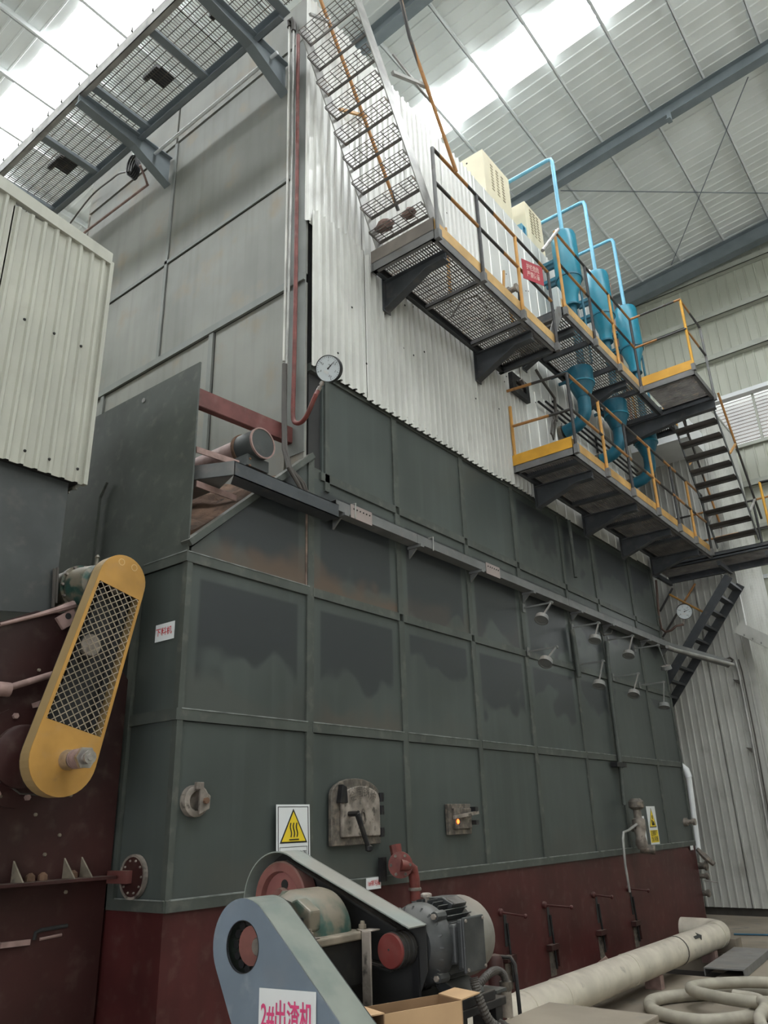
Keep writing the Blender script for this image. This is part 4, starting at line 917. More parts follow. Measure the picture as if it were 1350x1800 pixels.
g2 = bpy.data.objects['pressure_gauge.001']; p = P(1158, 1085, Y=13.7)
box((p.x - .02, YE + 0.0105, p.z - .02), (p.x + .02, 13.69, p.z + .02)).build('pipe_clip', DARK, g2)
# =================================================================== CONDUITS, TRAY, WEIGHTS
cd = thing('corner_conduits', 'pair of pale conduits running down the boiler front beside the red pipe', 'conduit', (-4.5, 4.45, 4.5))
MB().tube([P(509, 45, Y=4.46), P(506, 300, Y=4.46), P(499, 635, Y=4.46)], 0.014, 10).build('conduit_tube', mat('white_conduit', (0.55, 0.54, 0.51), 0.4), cd, smooth=True)
MB().tube([P(516, 55, Y=4.47), P(513, 300, Y=4.47), P(504, 640, Y=4.47), P(502, 690, Y=4.46)], 0.014, 10).build('conduit_tube', CONDUIT, cd, smooth=True)
MB().tube([P(509, 48, Y=4.46), P(508, 38, Y=4.45), P(514, 34, Y=4.45), P(517, 42, Y=4.47), P(516, 55, Y=4.47)], 0.03, 8).build('bend', CORD, cd, smooth=True)
for (s, e, r_) in ((499, 538, 0.018), (501, 545, 0.014), (503, 549, 0.012)):
    MB().tube([P(s, 640, Y=4.44), P(s - 1, 720, Y=4.40), P(s + 0, 790, Y=4.30), P(s + 8, 822, X=-4.30), P(e - 14, 850, X=-4.29), V((-4.28, P(e - 6, 862, X=-4.28).y, 4.23))], r_, 8).build('cable', CORD, cd, smooth=True)
tr = thing('cable_tray', 'long grey cable tray running along the dark boiler side below the weights', 'tray', (-4.3, 9.0, 4.28))
x0, x1, z0, z1 = XF + 0.02, XF + 0.15, 4.17, 4.27
segs = [4.78, 6.0, 7.3, 9.4, 11.6, 13.3]
for a, b in zip(segs, segs[1:]):
    MB().prism([(x0, a, z0), (x1, a, z0), (x1, a, z1), (x1 - 0.006, a, z1), (x1 - 0.006, a, z0 + 0.006), (x0, a, z0 + 0.006)], (0, b - a - 0.006, 0)).box((x0, a, z1 - 0.004), (x1, b - 0.006, z1)).build('tray_length', TRAY, tr)
for y in (5.12, 7.45):
    p_ = box((x1 + 0.001, y - 0.15, z0 - 0.02), (x1 + 0.006, y + 0.15, z1 + 0.01)).build('joint_plate', TRAYP, tr)
    for i in range(6): MB().lathe((x1 + 0.006, y - 0.11 + i * 0.045, z1 - 0.03), XA, [(0, 0.008), (0.006, 0.006)], 6).build('bolt', SEAM, p_)
for y in (4.9, 6.05, 7.2, 8.4, 9.75, 10.8, 12.25, 13.2):
    MB().box((XF + 0.004, y - 0.03, z0 - 0.03), (x1 + 0.02, y + 0.03, z0 - 0.003)).prism([(XF + 0.004, y - 0.01, z0 - 0.03), (XF + 0.1, y - 0.01, z0 - 0.03), (XF + 0.002, y - 0.01, z0 - 0.12)], (0, 0.02, 0)).build('tray_bracket', TRAY, tr)
for y in (5.02, 6.25): MB().tube([(x1 + 0.012, y, z0 - 0.02), (x1 + 0.012, y + 0.01, z1 + 0.03), (x0 + .05, y + .01, z1 + 0.03)], 0.006, 6).build('wire_tie', CONDUIT, tr)
hd = MB(); y0, y1 = P(412, 817, X=XF + 0.18).y, 4.775
hd.prism([(x1 + 0.03, y0, 4.085), (x1 + 0.03, y1, 4.085), (x1 + 0.03, y1, 4.205), (x1 + 0.03, y0, 4.205)], (-0.008, 0, 0)).prism([(XF + 0.03, y0 + 0.1, 4.085), (x1 + 0.03, y0, 4.085), (x1 + 0.03, y1, 4.085), (XF + 0.03, y1, 4.085)], (0, 0, 0.006))
hd.prism([(XF + 0.03, y0 + 0.1, 4.199), (x1 + 0.03, y0, 4.199), (x1 + 0.03, y1, 4.199), (XF + 0.03, y1, 4.199)], (0, 0, 0.006)).build('tray_head', TRAYD, tr)
MB().prism([(x1 + 0.03, y0, 4.085), (x1 + 0.03, y0, 4.205), (XF - 0.15, y0 - 0.16, 4.205), (XF - 0.15, y0 - 0.16, 4.085)], (0, 0.008, 0)).prism([(XF - 0.15, y0 - 0.16, 4.085), (XF - 0.15, y0 - 0.16, 4.205), (XF - 0.6, y0 - 0.1, 4.205), (XF - 0.6, y0 - 0.1, 4.085)], (0, 0.008, 0)).prism([(x1 + .03, y0, 4.085), (XF - 0.15, y0 - 0.16, 4.085), (XF - 0.6, y0 - 0.1, 4.085), (XF - 0.6, y0 + 0.1, 4.085), (XF - 0.1, y0 + 0.1, 4.085)], (0, 0, 0.006)).build('tray_elbow', TRAY, tr)
te = P(1280, 1166, Y=14.25)
MB().bar((XF + 0.09, 13.28, 4.22), te, 0.13, 0.10).build('tray_length', TRAY, tr)
MB().tube([(XF + 0.2, 12.9, 4.14), (XF + 0.19, 13.3, 4.15), te + V((0.09, -0.02, -0.04))], 0.03, 10).build('conduit_tube', CONDUIT, tr, smooth=True)
# weights on rods: (arm root, arm tip, disc) in the plane X = -4.0
WT = [((937, 1062), (969, 1059), (953, 1084)), ((949, 1143), (978, 1137), (960, 1160)), ((1022, 1100), (1052, 1095), (1046, 1120)), ((1031, 1167), (1060, 1162), (1053, 1199)),
      ((1084, 1123), (1112, 1118), (1105, 1147)), ((1096, 1187), (1122, 1184), (1114, 1216)), ((1133, 1138), (1157, 1134), (1170, 1170)), ((1140, 1204), (1167, 1199), (1167, 1237))]
nm = ['first pair from the left', 'first pair from the left', 'second pair', 'second pair', 'third pair', 'third pair', 'last pair, at the far corner', 'last pair, at the far corner']
for k, (r_, tp, dc) in enumerate(WT):
    up_ = 'upper' if k % 2 == 0 else 'lower'
    T = P(*tp, X=-3.98); D = P(*dc, X=-3.98)
    t = thing('hanging_weight', f'grey disc weight on a rod, {up_} one of the {nm[k]}', 'weight', (T.x, T.y, T.z), 'disc weights hanging under the cable tray')
    R_ = V((XF + 0.004, T.y, T.z)); 
    MB().bar(R_, T + XA * 0.02, 0.015, 0.02).build('arm', DISCP, t)
    box(R_ + V((0, -0.03, -0.05)), R_ + V((0.012, 0.03, 0.05))).build('wall_plate', DISCP, t)
    MB().lathe(T - YA * 0.02, YA, [(0, 0.02), (0.04, 0.02)], 8).build('pivot', DISCP, t)
    dv = (D - T).normalized(); MB().bar(T, D, 0.014, 0.018).build('rod', DISCP, t)
    ax = (dv + V((0, 0, -0.6))).normalized()
    MB().lathe(D, ax, [(-0.005, 0.03), (0.0, 0.075), (0.06, 0.082), (0.06, 0.068), (0.045, 0.066)], 20).build('disc', DISCP, t, smooth=True)
vp = thing('riser_pipes', 'grey riser pipes climbing the dark plates between the disc weights', 'pipe', (-4.3, 10, 1.7))
MB().tube([P(1000, 915, X=XF + .05), P(1012, 1015, X=XF + .05)], 0.026, 8).build('riser', TRIM, vp, smooth=True)
MB().tube([P(1066, 1128, X=XF + .036), P(1074, 1215, X=XF + .036), P(1090, 1340, X=XF + .036), P(1098, 1415, X=XF + .036)], 0.032, 10).build('riser', TRIM, vp, smooth=True)
MB().tube([P(1005, 1106, X=XF + .04), P(1008, 1120, X=XF + .04), P(1018, 1190, X=XF + .04)], 0.035, 10).build('riser', TRIM, vp, smooth=True)
p = P(1089, 1340, X=XF + .06)
MB().box(p + V((-.06, -.16, -.06)), p + V((.03, .16, .0))).build('clamp', BLKIRON, vp)
MB().tube([P(1055, 1110, X=XF + .1), P(1062, 1117, X=XF + .12), P(1074, 1114, X=XF + .1), P(1076, 1108, X=XF + .1)], 0.01, 6).build('cable_loop', CORD, vp, smooth=True)
# small things on the pale cladding
t = thing('soot_port', 'dark rectangular port frame in the cladding under the upper walkway', 'port', P(915, 690, X=XF))
a, b = P(893, 655, X=XF + .072), P(925, 700, X=XF + .072)
MB().ring([V((a.x, a.y, b.z - .1)), V((a.x, b.y, b.z - .1)), V((a.x, b.y, a.z)), V((a.x, a.y, a.z))], [V((a.x, a.y + .1, b.z)), V((a.x, b.y - .1, b.z)), V((a.x, b.y - .1, a.z - .1)), V((a.x, a.y + .1, a.z - .1))], (0.06, 0, 0)).build('frame', BLKIRON, t)
box((a.x + .0, a.y + .1, b.z), (a.x + .02, b.y - .1, a.z - .1)).build('door_leaf', IRON, t)
MB().bar((a.x + .08, a.y + .2, a.z - .05), (a.x + .08, b.y - .2, b.z + .1), 0.05, 0.03).build('bar', SHINY, t)
t = thing('round_flanged_port', 'round metal port with black cable loop behind the upper railing', 'port', P(893, 515, X=XF + .03))
p = P(891, 514, X=XF + 0.054); MB().lathe(p, XA, [(0, 0.07), (0.05, 0.07), (0.05, 0.045), (0.14, 0.04), (0.15, 0.07), (0.18, 0.07)], 16).build('port_body', IRONP, t, smooth=True)
MB().tube([p + V((.16, .02, .05)), p + V((.14, .12, .08)), p + V((.1, .18, -.08)), p + V((.05, .15, -.22))], 0.018, 8).build('cable', BLACK, t, smooth=True)
t = thing('hanging_cables', 'black cables looping down the cladding above the lower walkway', 'cable', P(970, 700, X=XF + .06))
MB().tube([P(942, 650, X=XF + .14), P(955, 672, X=XF + .14), P(975, 700, X=XF + .14), P(979, 740, X=XF + .14)], 0.022, 6).build('cable', CORD, t, smooth=True)
MB().tube([P(972, 727, X=XF + .14), P(976, 745, X=XF + .14), P(973, 772, X=XF + .14), P(969, 762, X=XF + .14), P(972, 740, X=XF + .14), P(980, 735, X=XF + .14)], 0.018, 6).build('cable', CORD, t, smooth=True)
for k in range(3):
    z = 7.22 + 0.11 * k
    if k == 0: tp = thing('cladding_pipes', 'three thin dark pipes running along the cladding above the blue funnel elbows', 'pipe', (-4.28, 11, 7.35))
    MB().tube([(XF + 0.098, 9.3 + .25 * k, z), (XF + 0.098, 13.2, z)], 0.018, 8).build('tube', BLKIRON, tp, smooth=True)
for y in (9.9, 11.4, 12.8): box((XF + 0.060, y, 7.18), (XF + 0.078, y + .05, 7.48)).build('clip', BLKIRON, tp)
# =================================================================== THINGS IN THE OPEN SLOT ABOVE THE GRATE
t = thing('red_channel_beam', 'dusty crimson channel beam crossing above the open slot at the boiler corner', 'beam', (-4.5, 4.0, 4.8))
a, b = P(349, 697, X=-4.52), P(527, 771, X=-4.52); a = a + (a - b) * 0.05
MB().bar(a, b, 0.008, 0.155).build('web', REDCH, t)
dz = V((0, 0, 0.0775))
for s in (1, -1): MB().bar(a + dz * s - XA * 0.03, b + dz * s - XA * 0.03, 0.06, 0.008).build('flange', REDCH, t)
MB().box(b + V((-.05, -.05, -.1)), b + V((.03, 0.02, -0.066))).build('seat', REDCH, t)
t = thing('inlet_drum', 'dusty capped steel pipe end lying in the open slot under the red beam', 'pipe', (-4.8, 4.0, 4.4))
c = P(462, 779, Y=4.0)
MB().cyl(c, c - XA * 0.21, 0.135, 32).build('cap_drum', CHUTE, t, smooth=True)
MB().lathe(c, XA, [(-0.012, 0.137), (0.006, 0.137), (0.006, 0.125), (-0.002, 0.124)], 32).build('end_rim', PINKS, t, smooth=True)
MB().lathe(c - XA * 0.21, -XA, [(0, 0.145), (0.03, 0.145)], 32).build('clamp_ring', RUST, t, smooth=True)
MB().cyl(c - XA * 0.24, c - XA * 1.9, 0.115, 28).build('tube', PINKS, t, smooth=True)
MB().prism([c + V((-.25, -.12, -.12)), c + V((-.05, -.12, -.12)), c + V((-.05, -.12, -.22)), c + V((-.25, -.12, -.22))], (0, 0.24, 0)).build('saddle', CHUTE, t)
for i in range(4): MB().lathe(c + V((-.05, -.09, -.16 - .06 * i)), XA, [(0, 0.012), (0.01, 0.008)], 6).build('bolt', RUST, t)
for nm_, q0, q1, X_ in (('upper', (345, 790), (420, 815), -4.42), ('lower', (345, 850), (415, 876), -4.42)):
    a, b = P(*q0, X=X_), P(*q1, X=X_); t = MB().bar(a, b, 0.012, 0.05).build('flat_bar', PINKS)
    tag(t, f'{nm_} dusty flat bar across the open slot beside the shield plate edge', 'bar', 'flat bars across the slot')
# =================================================================== VALVES AND LEVERS
t = thing('blowdown_valve', 'red flanged blow-down valve with bent pipe at the bottom of the dark plates', 'valve', P(700, 1520, X=-4.25))
c = P(704, 1520, X=-4.22)
MB().lathe(c, (0.6, -0.8, 0), [(-0.05, 0.045), (-0.03, 0.10), (0.0, 0.10), (0.0, 0.05), (0.015, 0.05), (0.015, 0.10), (0.045, 0.10), (0.05, 0.05)], 20).build('flange', REDPIPE, t, smooth=True)
ax = V((0.6, -0.8, 0)).normalized(); pu = ax.cross(ZA)
for i in range(6):
    q = c + (pu * math.cos(i * 1.047) + ZA * math.sin(i * 1.047)) * 0.078; MB().cyl(q - ax * 0.045, q + ax * 0.06, 0.013, 6).build('bolt', IRON, t)
MB().tube([c - ax * 0.05, c + V((-.10, 0.03, 0))], 0.055, 12).build('stub', BLKIRON, t, smooth=True)
MB().tube([c + ax * 0.05, c + ax * 0.05 + V((.03, .06, -.01)), c + V((.04, .11, -.04)), c + V((.04, .13, -.12)), c + V((.04, .13, -.34)), c + V((.04, .13, -1.1))], 0.045, 12).build('bent_pipe', REDPIPE, t, smooth=True)
MB().lathe(c + V((.04, .13, -.20)), ZA, [(0, .05), (0.012, .054), (.024, .05)], 12).build('weld_ring', IRONP, t, smooth=True)
MB().tube([c + V((-.03, 0, .05)), c + V((-.05, 0.0, .15))], [0.045, 0.05], 8).build('bonnet', REDPIPE, t, smooth=True)
MB().box(c + V((-.120, -.14, -.12)), c + V((-.105, -.05, .06))).build('wall_plate', BLKIRON, t)
t = thing('steam_valve', 'grey valve with bent outlet tube on the dark plates beside the hazard sign', 'valve', P(1122, 1455, X=-4.2))
c = P(1124, 1455, X=-4.19)
MB().lathe(c + V((0, 0, .22)), ZA, [(0, .06), (.03, .10), (.10, .10), (.14, .06)], 12).build('handwheel_cap', IRON, t, smooth=True)
MB().lathe(c, ZA, [(-.26, .05), (-.2, .08), (-.1, .06), (0, .085), (.1, .085), (.12, .05), (.22, .05)], 14).build('valve_body', IRONP, t, smooth=True)
MB().box(c + V((-.03, .09, -.24)), c + V((.02, .16, .14))).build('name_plate', WHITE, t)
MB().tube([c + V((-.05, .05, -.25)), c + V((.12, .12, -.27))], 0.06, 10).build('outlet', IRON, t, smooth=True)
MB().tube([c + V((.0, -.05, .05)), P(1104, 1460, X=-4.19), P(1096, 1463, X=-4.19), P(1095, 1475, X=-4.19), P(1099, 1520, X=-4.2), P(1107, 1568, X=-4.22)], 0.016, 8).build('outlet_tube', CONDUIT, t, smooth=True)
MB().cyl(c + V((-.1, 0.0, 0)), c, 0.05, 10).build('stub', IRON, t)
t = thing('small_nozzle', 'small iron nozzle near the top right of the far lower plate', 'nozzle', P(1203, 1445, X=XF))
p = P(1203, 1445, X=XF - 0.019); MB().lathe(p, XA, [(0, .06), (.05, .06), (.05, .035), (.13, .03), (.13, .05), (.17, .05)], 12).build('body', IRONP, t, smooth=True)
LV = [((880, 1604), (924, 1611)), ((957, 1591), (1005, 1595)), ((1043, 1573), (1076, 1577)), ((1104, 1562), (1140, 1566))]
lb = ['nearest red damper lever on the crimson base, behind the motor', 'second red damper lever from the motor on the crimson base', 'third red damper lever from the motor on the crimson base', 'farthest red damper lever on the crimson base, below the steam valve']
for (r_, e_), l_ in zip(LV, lb):
    p = P(*r_, X=XF); t = thing('damper_lever', l_, 'lever', p, 'damper levers on the crimson base')
    q = P(*e_, Y=p.y)
    p0 = V((XF - 0.011, p.y, p.z))
    MB().lathe(p0, XA, [(0, .035), (.025, .035), (.04, .015)], 12).build('boss', BASE, t, smooth=True)
    e = V((min(q.x, XF + 0.45), p.y + 0.0, q.z)); e = p0 + (e - p0)
    MB().tube([p0 + XA * 0.03, e], 0.009, 8).build('rod', BASE, t, smooth=True)
    MB().lathe(e - XA * 0.02, XA, [(0, .01), (.01, .022), (.026, .022), (.036, .01)], 10).build('ball', BASE, t, smooth=True)
    b_ = box(V((XF - 0.0118, p.y + 0.06, p.z - 0.30)), V((XF - 0.006, p.y + 0.11, p.z - 0.03))).build('slot', SEAM, t)
    MB().bar(V((XF + .01, p.y + .09, p.z - .10)), V((XF + .02, p.y + .115, p.z - .60)), 0.014, 0.018).build('link', BLKIRON, t)
    MB().box((XF - 0.011, p.y - .02, p.z - .42), (XF + .05, p.y + .16, p.z - .37)).box((XF - 0.011, p.y + .14, p.z - .58), (XF + .04, p.y + .16, p.z - .37)).build('latch', CRIM, t)
    box((XF - 0.0115, p.y + .02, p.z - .66), (XF - 0.003, p.y + .14, p.z - .44)).build('catch_plate', IRON, t)
# =================================================================== PIPE, HOSE AND OTHER THINGS ON THE FLOOR
t = thing('lagged_floor_pipe', 'thick pale lagged pipe lying along the floor beside the crimson base', 'pipe', (-3.9, 9, 0))
A0, A1 = P(905, 1785, Z=0.24), P(1255, 1645, Z=0.24)
d = (A1 - A0).normalized(); A0 = A0 - d * 1.2
L = (A1 - A0).length; cuts = [0, 1.35, 1.9, 3.3, 4.6, L]; 
for a, b in zip(cuts, cuts[1:]):
    MB().tube([A0 + d * a, A0 + d * (b - 0.01)], [0.140, 0.137], 22).build('lagging_sleeve', LAGG, t, smooth=True)
    if b < L: MB().lathe(A0 + d * (b - 0.02), d, [(0, .141), (.004, .1425), (.02, .1425), (.024, .141)], 22).build('band', CORD if b > 4 else LAGG, t, smooth=True)
MB().tube([A1, A1 + d * .12, A1 + d * .25 + V((-.03, 0, 0)), A1 + d * .34 + V((-.12, 0, 0)), A1 + d * .38 + V((-.25, 0, 0)), A1 + d * .38 + V((-.5, 0, 0))], 0.142, 22).build('elbow', LAGG, t, smooth=True)
for s in (2.0, 3.9, 5.6): MB().box(A0 + d * s + V((-.08, -.05, -.24)), A0 + d * s + V((.08, .05, -.12))).build('support_block', PINKS, t)
ap = A0 + d * 5.0; sd = d.cross(ZA).normalized(); no = (sd * 0.75 + ZA * 0.65).normalized(); vv = no.cross(d)
f = lambda a, b: ap + no * 0.142 + d * a + vv * b
MB().prism([f(-.10, -.016), f(.03, -.016), f(.03, -.045), f(.13, 0), f(.03, .045), f(.03, .016), f(-.10, .016)], no * 0.003).build('flow_arrow', INKK, t)
t = MB().bar(P(1022, 1722, Y=8.2) + V((0.0, 0, 0)), P(1068, 1685, Y=8.3), 0.06, 0.05).build('timber_offcut', TIMBER); tag(t, 'pinkish timber offcut leaning between the lagged pipe and the crimson base', 'timber')
t = thing('hose_coil', 'dirty fat hose lying in loose loops on the concrete floor', 'hose', (-2.6, 8.3, 0))
def flr(pts, z=0.05): return [P(x, y, Z=z) for x, y in pts]
MB().tube(smooth_path(flr([(1400, 1745), (1300, 1745), (1200, 1750), (1150, 1758), (1143, 1770), (1165, 1783), (1230, 1795), (1300, 1790), (1370, 1775)])), 0.052, 12).build('hose', HOSE, t, smooth=True)
MB().tube(smooth_path(flr([(1420, 1735), (1340, 1727), (1270, 1728), (1225, 1733), (1215, 1740), (1250, 1750), (1310, 1760), (1400, 1765)], 0.15)), 0.048, 12).build('hose', HOSE, t, smooth=True)
MB().tube(smooth_path(flr([(1290, 1750), (1330, 1756), (1345, 1770), (1335, 1790), (1345, 1815)], 0.16)), 0.045, 12).build('hose', HOSE, t, smooth=True)
t = thing('steel_channel_plank', 'dusty steel channel laid across the dark floor pit', 'channel', (-3.2, 10, 0))
a, b = P(1272, 1705, Z=0.07), P(1322, 1668, Z=0.07); dd = (b - a).normalized(); s_ = dd.cross(ZA) * 0.2
MB().prism([a - s_, a + s_, b + s_, b - s_], (0, 0, 0.012)).build('web', STEEL, t)
for q in (1, -1): MB().prism([a + s_ * q, b + s_ * q, b + s_ * q - ZA * 0.065, a + s_ * q - ZA * 0.065], s_.normalized() * -0.01 * q).build('flange', STEEL, t)
t = MB().box((-3.9, 10.95, 0.002), (-3.3, 11.2, 0.16)).build('concrete_block', CONC); tag(t, 'low concrete block at the far rim of the floor pit', 'block')
t = MB().tube([P(1290, 1642, Z=0.015), P(1380, 1644, Z=0.015)], 0.012, 6).build('blue_line', BLUEL); tag(t, 'thin blue line lying on the floor before the far wall', 'line')
# =================================================================== COAL HOPPER AND FEEDER
XH = -4.9
hp = thing('coal_hopper', 'pale corrugated coal hopper hanging at the left in front of the boiler', 'hopper', (-5.8, 1.0, 2.9))
Y1 = 2.765
for i in range(4):
    y1 = Y1 - 0.82 * i
    MB().corr((XH, y1 - 0.82, 3.95 + (0.01 if i % 2 else 0)), YA, ZA, XA, 0.83, 2.02 + 0.04 * i, 0.1025, 0.02, 0.42, phase=0.02).build('wall_sheet', HOPC, hp)
    MB().prism([(XH - 0.02, y1 - 0.82, 5.92 + 0.11 * (i + 1) * .82), (XH + 0.03, y1 - 0.82, 5.92 + 0.11 * (i + 1) * .82), (XH + 0.03, y1, 5.92 + 0.11 * i * .82), (XH - 0.02, y1, 5.92 + 0.11 * i * .82)], (0, 0, 0.11)).build('cap_trim', HOPC, hp)
for i in range(2): MB().corr((XH - 0.85 * (i + 1), Y1, 3.95), XA, ZA, YA, 0.85, 2.0, 0.1025, 0.02, 0.42).build('wall_sheet', HOPC, hp)
box((XH - 1.7, -0.5, 3.97), (XH - 0.025, Y1 - 0.01, 5.9)).build('inner_box', SEAM, hp)
box((XH - 0.02, Y1 - 0.01, 3.95), (XH + 0.028, Y1 + 0.022, 5.95)).build('corner_trim', HOPC, hp)
box((XH - 1.72, -0.5, 6.0), (XH + 0.04, Y1 + 0.03, 6.02)).build('top_plate', HOPC, hp) if False else None
for z, ys_ in ((5.05, (2.15, 2.38, 2.6)), (4.05, (2.3, 2.48, 2.7))):
    for yy in ys_: MB().lathe((XH + 0.02, yy, z), XA, [(0, .012), (.01, .008)], 6).build('screw', SEAM, hp)
MB().prism([(XH - 0.06, -0.6, 3.96), (XH - 0.06, 2.69, 3.96), (XH - 0.04, 2.69, 2.98), (XH - 0.04, -0.6, 2.60)], (-0.01, 0, 0)).build('chute_plate', CHUTE, hp)
MB().prism([(XH - 0.07, 2.68, 3.96), (XH - 1.6, 2.68, 3.96), (XH - 1.4, 2.68, 2.9), (XH - 0.05, 2.68, 2.98)], (0, 0.01, 0)).build('chute_plate', CHUTE, hp)
MB().prism([(XH - 0.036, 1.6, 3.5), (XH - 0.036, 2.0, 3.5), (XH - 0.036, 2.30, 2.72), (XH - 0.036, 1.6, 2.66)], (0.012, 0, 0)).build('stiffener_plate', DARK, hp)
fe = thing('coal_feeder', 'dark crimson coal feeder box with ledge and bearing under the hopper', 'feeder', (-5.8, 1.5, 0))
top = [(XH, -0.6, 1.33), (XH, YL - 0.04, 1.33), (XH, YL - 0.04, 2.6), (XH, 2.95, 2.96), (XH, 2.80, 2.99), (XH, 2.55, 2.97), (XH, 2.33, 2.86), (XH, -0.6, 2.5)]
MB().prism(top, (-0.02, 0, 0)).build('side_plate', CRIM, fe)
box((XH - 0.10, -0.6, 0.0), (XH - 0.05, YL - 0.03, 1.32)).build('lower_plate', CRIM, fe)
box((XH - 1.9, -0.6, 0.0), (XH - 0.12, YL - 0.1, 2.5)).build('inner_box', SEAM, fe)
box((XH - 0.1, -0.6, 1.315), (XH + 0.16, YL - 0.10, 1.332)).build('ledge', CRIM, fe)
for yy in (2.62, 2.95, 3.07, 2.3):
    MB().prism([(XH + 0.001, yy, 1.333), (XH + 0.14, yy, 1.333), (XH + 0.001, yy, 1.45)], (0, 0.01, 0)).build('gusset', GEARD, fe)
for yy in (2.72, 2.80, 3.0, 2.5): MB().lathe((XH + 0.04, yy, 1.333), ZA, [(0, .03), (.03, .028), (.045, .01)], 7).build('rubble', RUST, fe)
c = P(35, 1330, X=XH)
MB().lathe(c, XA, [(0.0, .30), (.012, .30), (.012, .19), (.05, .19), (.06, .17)], 32).build('bearing_flange', CRIM, fe, smooth=True)
for i in range(8): MB().lathe(c + V((.012, .25 * math.cos(i * .785 + .3), .25 * math.sin(i * .785 + .3))), XA, [(0, .02), (.02, .018)], 6).build('bolt', PINKS, fe)
MB().tube([P(-30, 1222, X=XH + .06), P(5, 1212, X=XH + .06), P(110, 1180, X=XH + .06)], 0.022, 10).build('shaft', PINKS, fe, smooth=True)
MB().lathe(P(8, 1212, X=XH + .06), YA, [(-.05, .045), (.03, .045)], 10).build('collar', PINKS, fe, smooth=True)
MB().bar(P(60, 1240, X=XH + .03), P(128, 1216, X=XH + .03), 0.05, 0.03).build('bracket_bar', PINKS, fe)
MB().tube([P(-20, 1372, X=XH + .02), P(10, 1376, X=XH + .02), P(35, 1395, X=XH + .02), P(70, 1398, X=XH + .02)], 0.006, 6).build('wire', CORD, fe)
for q in ((0, 1400), (62, 1432), (104, 1468), (78, 1502), (124, 1398), (115, 1568), (68, 1178)): MB().lathe(P(*q, X=XH), XA, [(0, .012), (.012, .010)], 6).build('bolt', GEARD, fe)
pts = [P(60, 1652, X=XH - .049), P(62, 1640, X=XH - .049), P(72, 1635, X=XH - .049), P(118, 1627, X=XH - .049)]
MB().tube(pts, 0.012, 8).build('handle_slot', SEAM, fe); MB().tube([P(70, 1651, X=XH - .045), P(108, 1643, X=XH - .045)], 0.009, 6).build('handle', PINKS, fe)
MB().bar(P(0, 1662, X=XH - .03), P(52, 1656, X=XH - .03), 0.02, 0.03).build('rail', PINKS, fe)
MB().prism([P(95, 1087, X=XH + .005), P(125, 1070, X=XH + .005), P(133, 1085, X=XH + .005), P(122, 1100, X=XH + .005), P(108, 1108, X=XH + .005)], (0.03, 0, 0)).build('lifting_lug', PINKS, fe, bev=0.005)
c = P(120, 1083, X=XH + .036); MB().lathe(c, XA, [(0, .022), (.002, .022)], 12).build('lug_hole', SEAM, fe)
MB().tube([P(0, 1098, X=XH + .03), P(60, 1083, X=XH + .03), P(100, 1072, X=XH + .03), P(130, 1063, X=XH + .03)], [.012, .014, .02, .03], 8).build('dusty_rim', PINKS, fe, smooth=True)
for q0, q1 in (((96, 1000), (93, 1068)), ((101, 998), (98, 1060))): MB().tube([P(*q0, X=XH - .02), P(*q1, X=XH - .02)], 0.012, 6).build('guide_rod', CORD, fe)
# gearbox on top of the feeder
gb = thing('feeder_gearbox', 'dusty green gearbox barrel behind the top of the yellow chain guard', 'gearbox', (-5.0, 2.95, 3.0))
c = P(188, 1020, X=-4.68)
MB().lathe(c, -XA, [(0, .10), (.08, .10), (.10, .13), (.26, .15), (.30, .15), (.30, .17), (.34, .17), (.34, .155), (.60, .16), (.64, .12)], 28).build('barrel', GEAR, gb, smooth=True)
for i in range(12): MB().lathe(c + V((-.30, .158 * math.cos(i * .5236), .158 * math.sin(i * .5236))), XA, [(0, .012), (.016, .01)], 6).build('bolt', IRONP, gb)
MB().lathe(c + V((-.15, 0, .13)), ZA, [(0, .015), (.06, .012), (.07, .02), (.09, .008)], 8).build('breather', GEAR, gb)
MB().box(c + V((-.5, -.13, -.20)), c + V((-.25, .13, -.13))).build('foot', GEARD, gb)
# yellow chain guard
yg = thing('chain_guard', 'yellow stadium-shaped chain guard with diamond mesh window beside the feeder', 'guard', (-4.6, 2.7, 1.75))
XG, TH = -4.55, 0.10
cb, ct, rb, rt = V((XG, 2.665, 2.015)), V((XG, 2.945, 3.19)), 0.222, 0.180
ax = (ct - cb).normalized(); Lg = (ct - cb).length; sy_ = V((0, ax.z, -ax.y))      # sy_ towards +Y side
sa = math.asin((rb - rt) / Lg)
def outl(rb, rt, n=18):
    o = []
    for i in range(n + 1): a = -sa + math.pi + 2 * 0 ; 
    o = [cb + (sy_ * math.cos(a) + ax * math.sin(a)) * rb for a in [math.pi - sa + (math.pi + 2 * sa) * i / n for i in range(n + 1)]]
    o += [ct + (sy_ * math.cos(a) + ax * math.sin(a)) * rt for a in [sa + (math.pi - 2 * sa) * i / n for i in range(n + 1)]]
    return o
O = outl(rb, rt); I = outl(rb - 0.012, rt - 0.012)
MB().ring(O, I, (-TH, 0, 0)).build('rim', mat('guard_edge_paint', (0.40, 0.28, 0.13), 0.5, var=0.12, dust=0.5), yg)
def half(t, side):  # half width of guard at height t along axis
    return rb + (rt - rb) * t / Lg
m0, m1 = 0.185, Lg - 0.075
W0, W1 = half(m0, 0), half(m1, 0)
low = [p for p in O if (p - cb).dot(ax) < m0]; 
low = sorted(low, key=lambda p: math.atan2((p - cb).dot(ax), (p - cb).dot(sy_)) if False else 0)
lowp = [cb + ax * m0 - sy_ * W0] + [p for p in O[:19]] + [cb + ax * m0 + sy_ * W0]
MB().prism(lowp, (0.006, 0, 0)).build('lower_plate', GUARDY, yg)
upp = [cb + ax * m1 + sy_ * W1] + [p for p in O[19:]] + [cb + ax * m1 - sy_ * W1]
MB().prism(upp, (0.006, 0, 0)).build('upper_plate', GUARDY, yg)
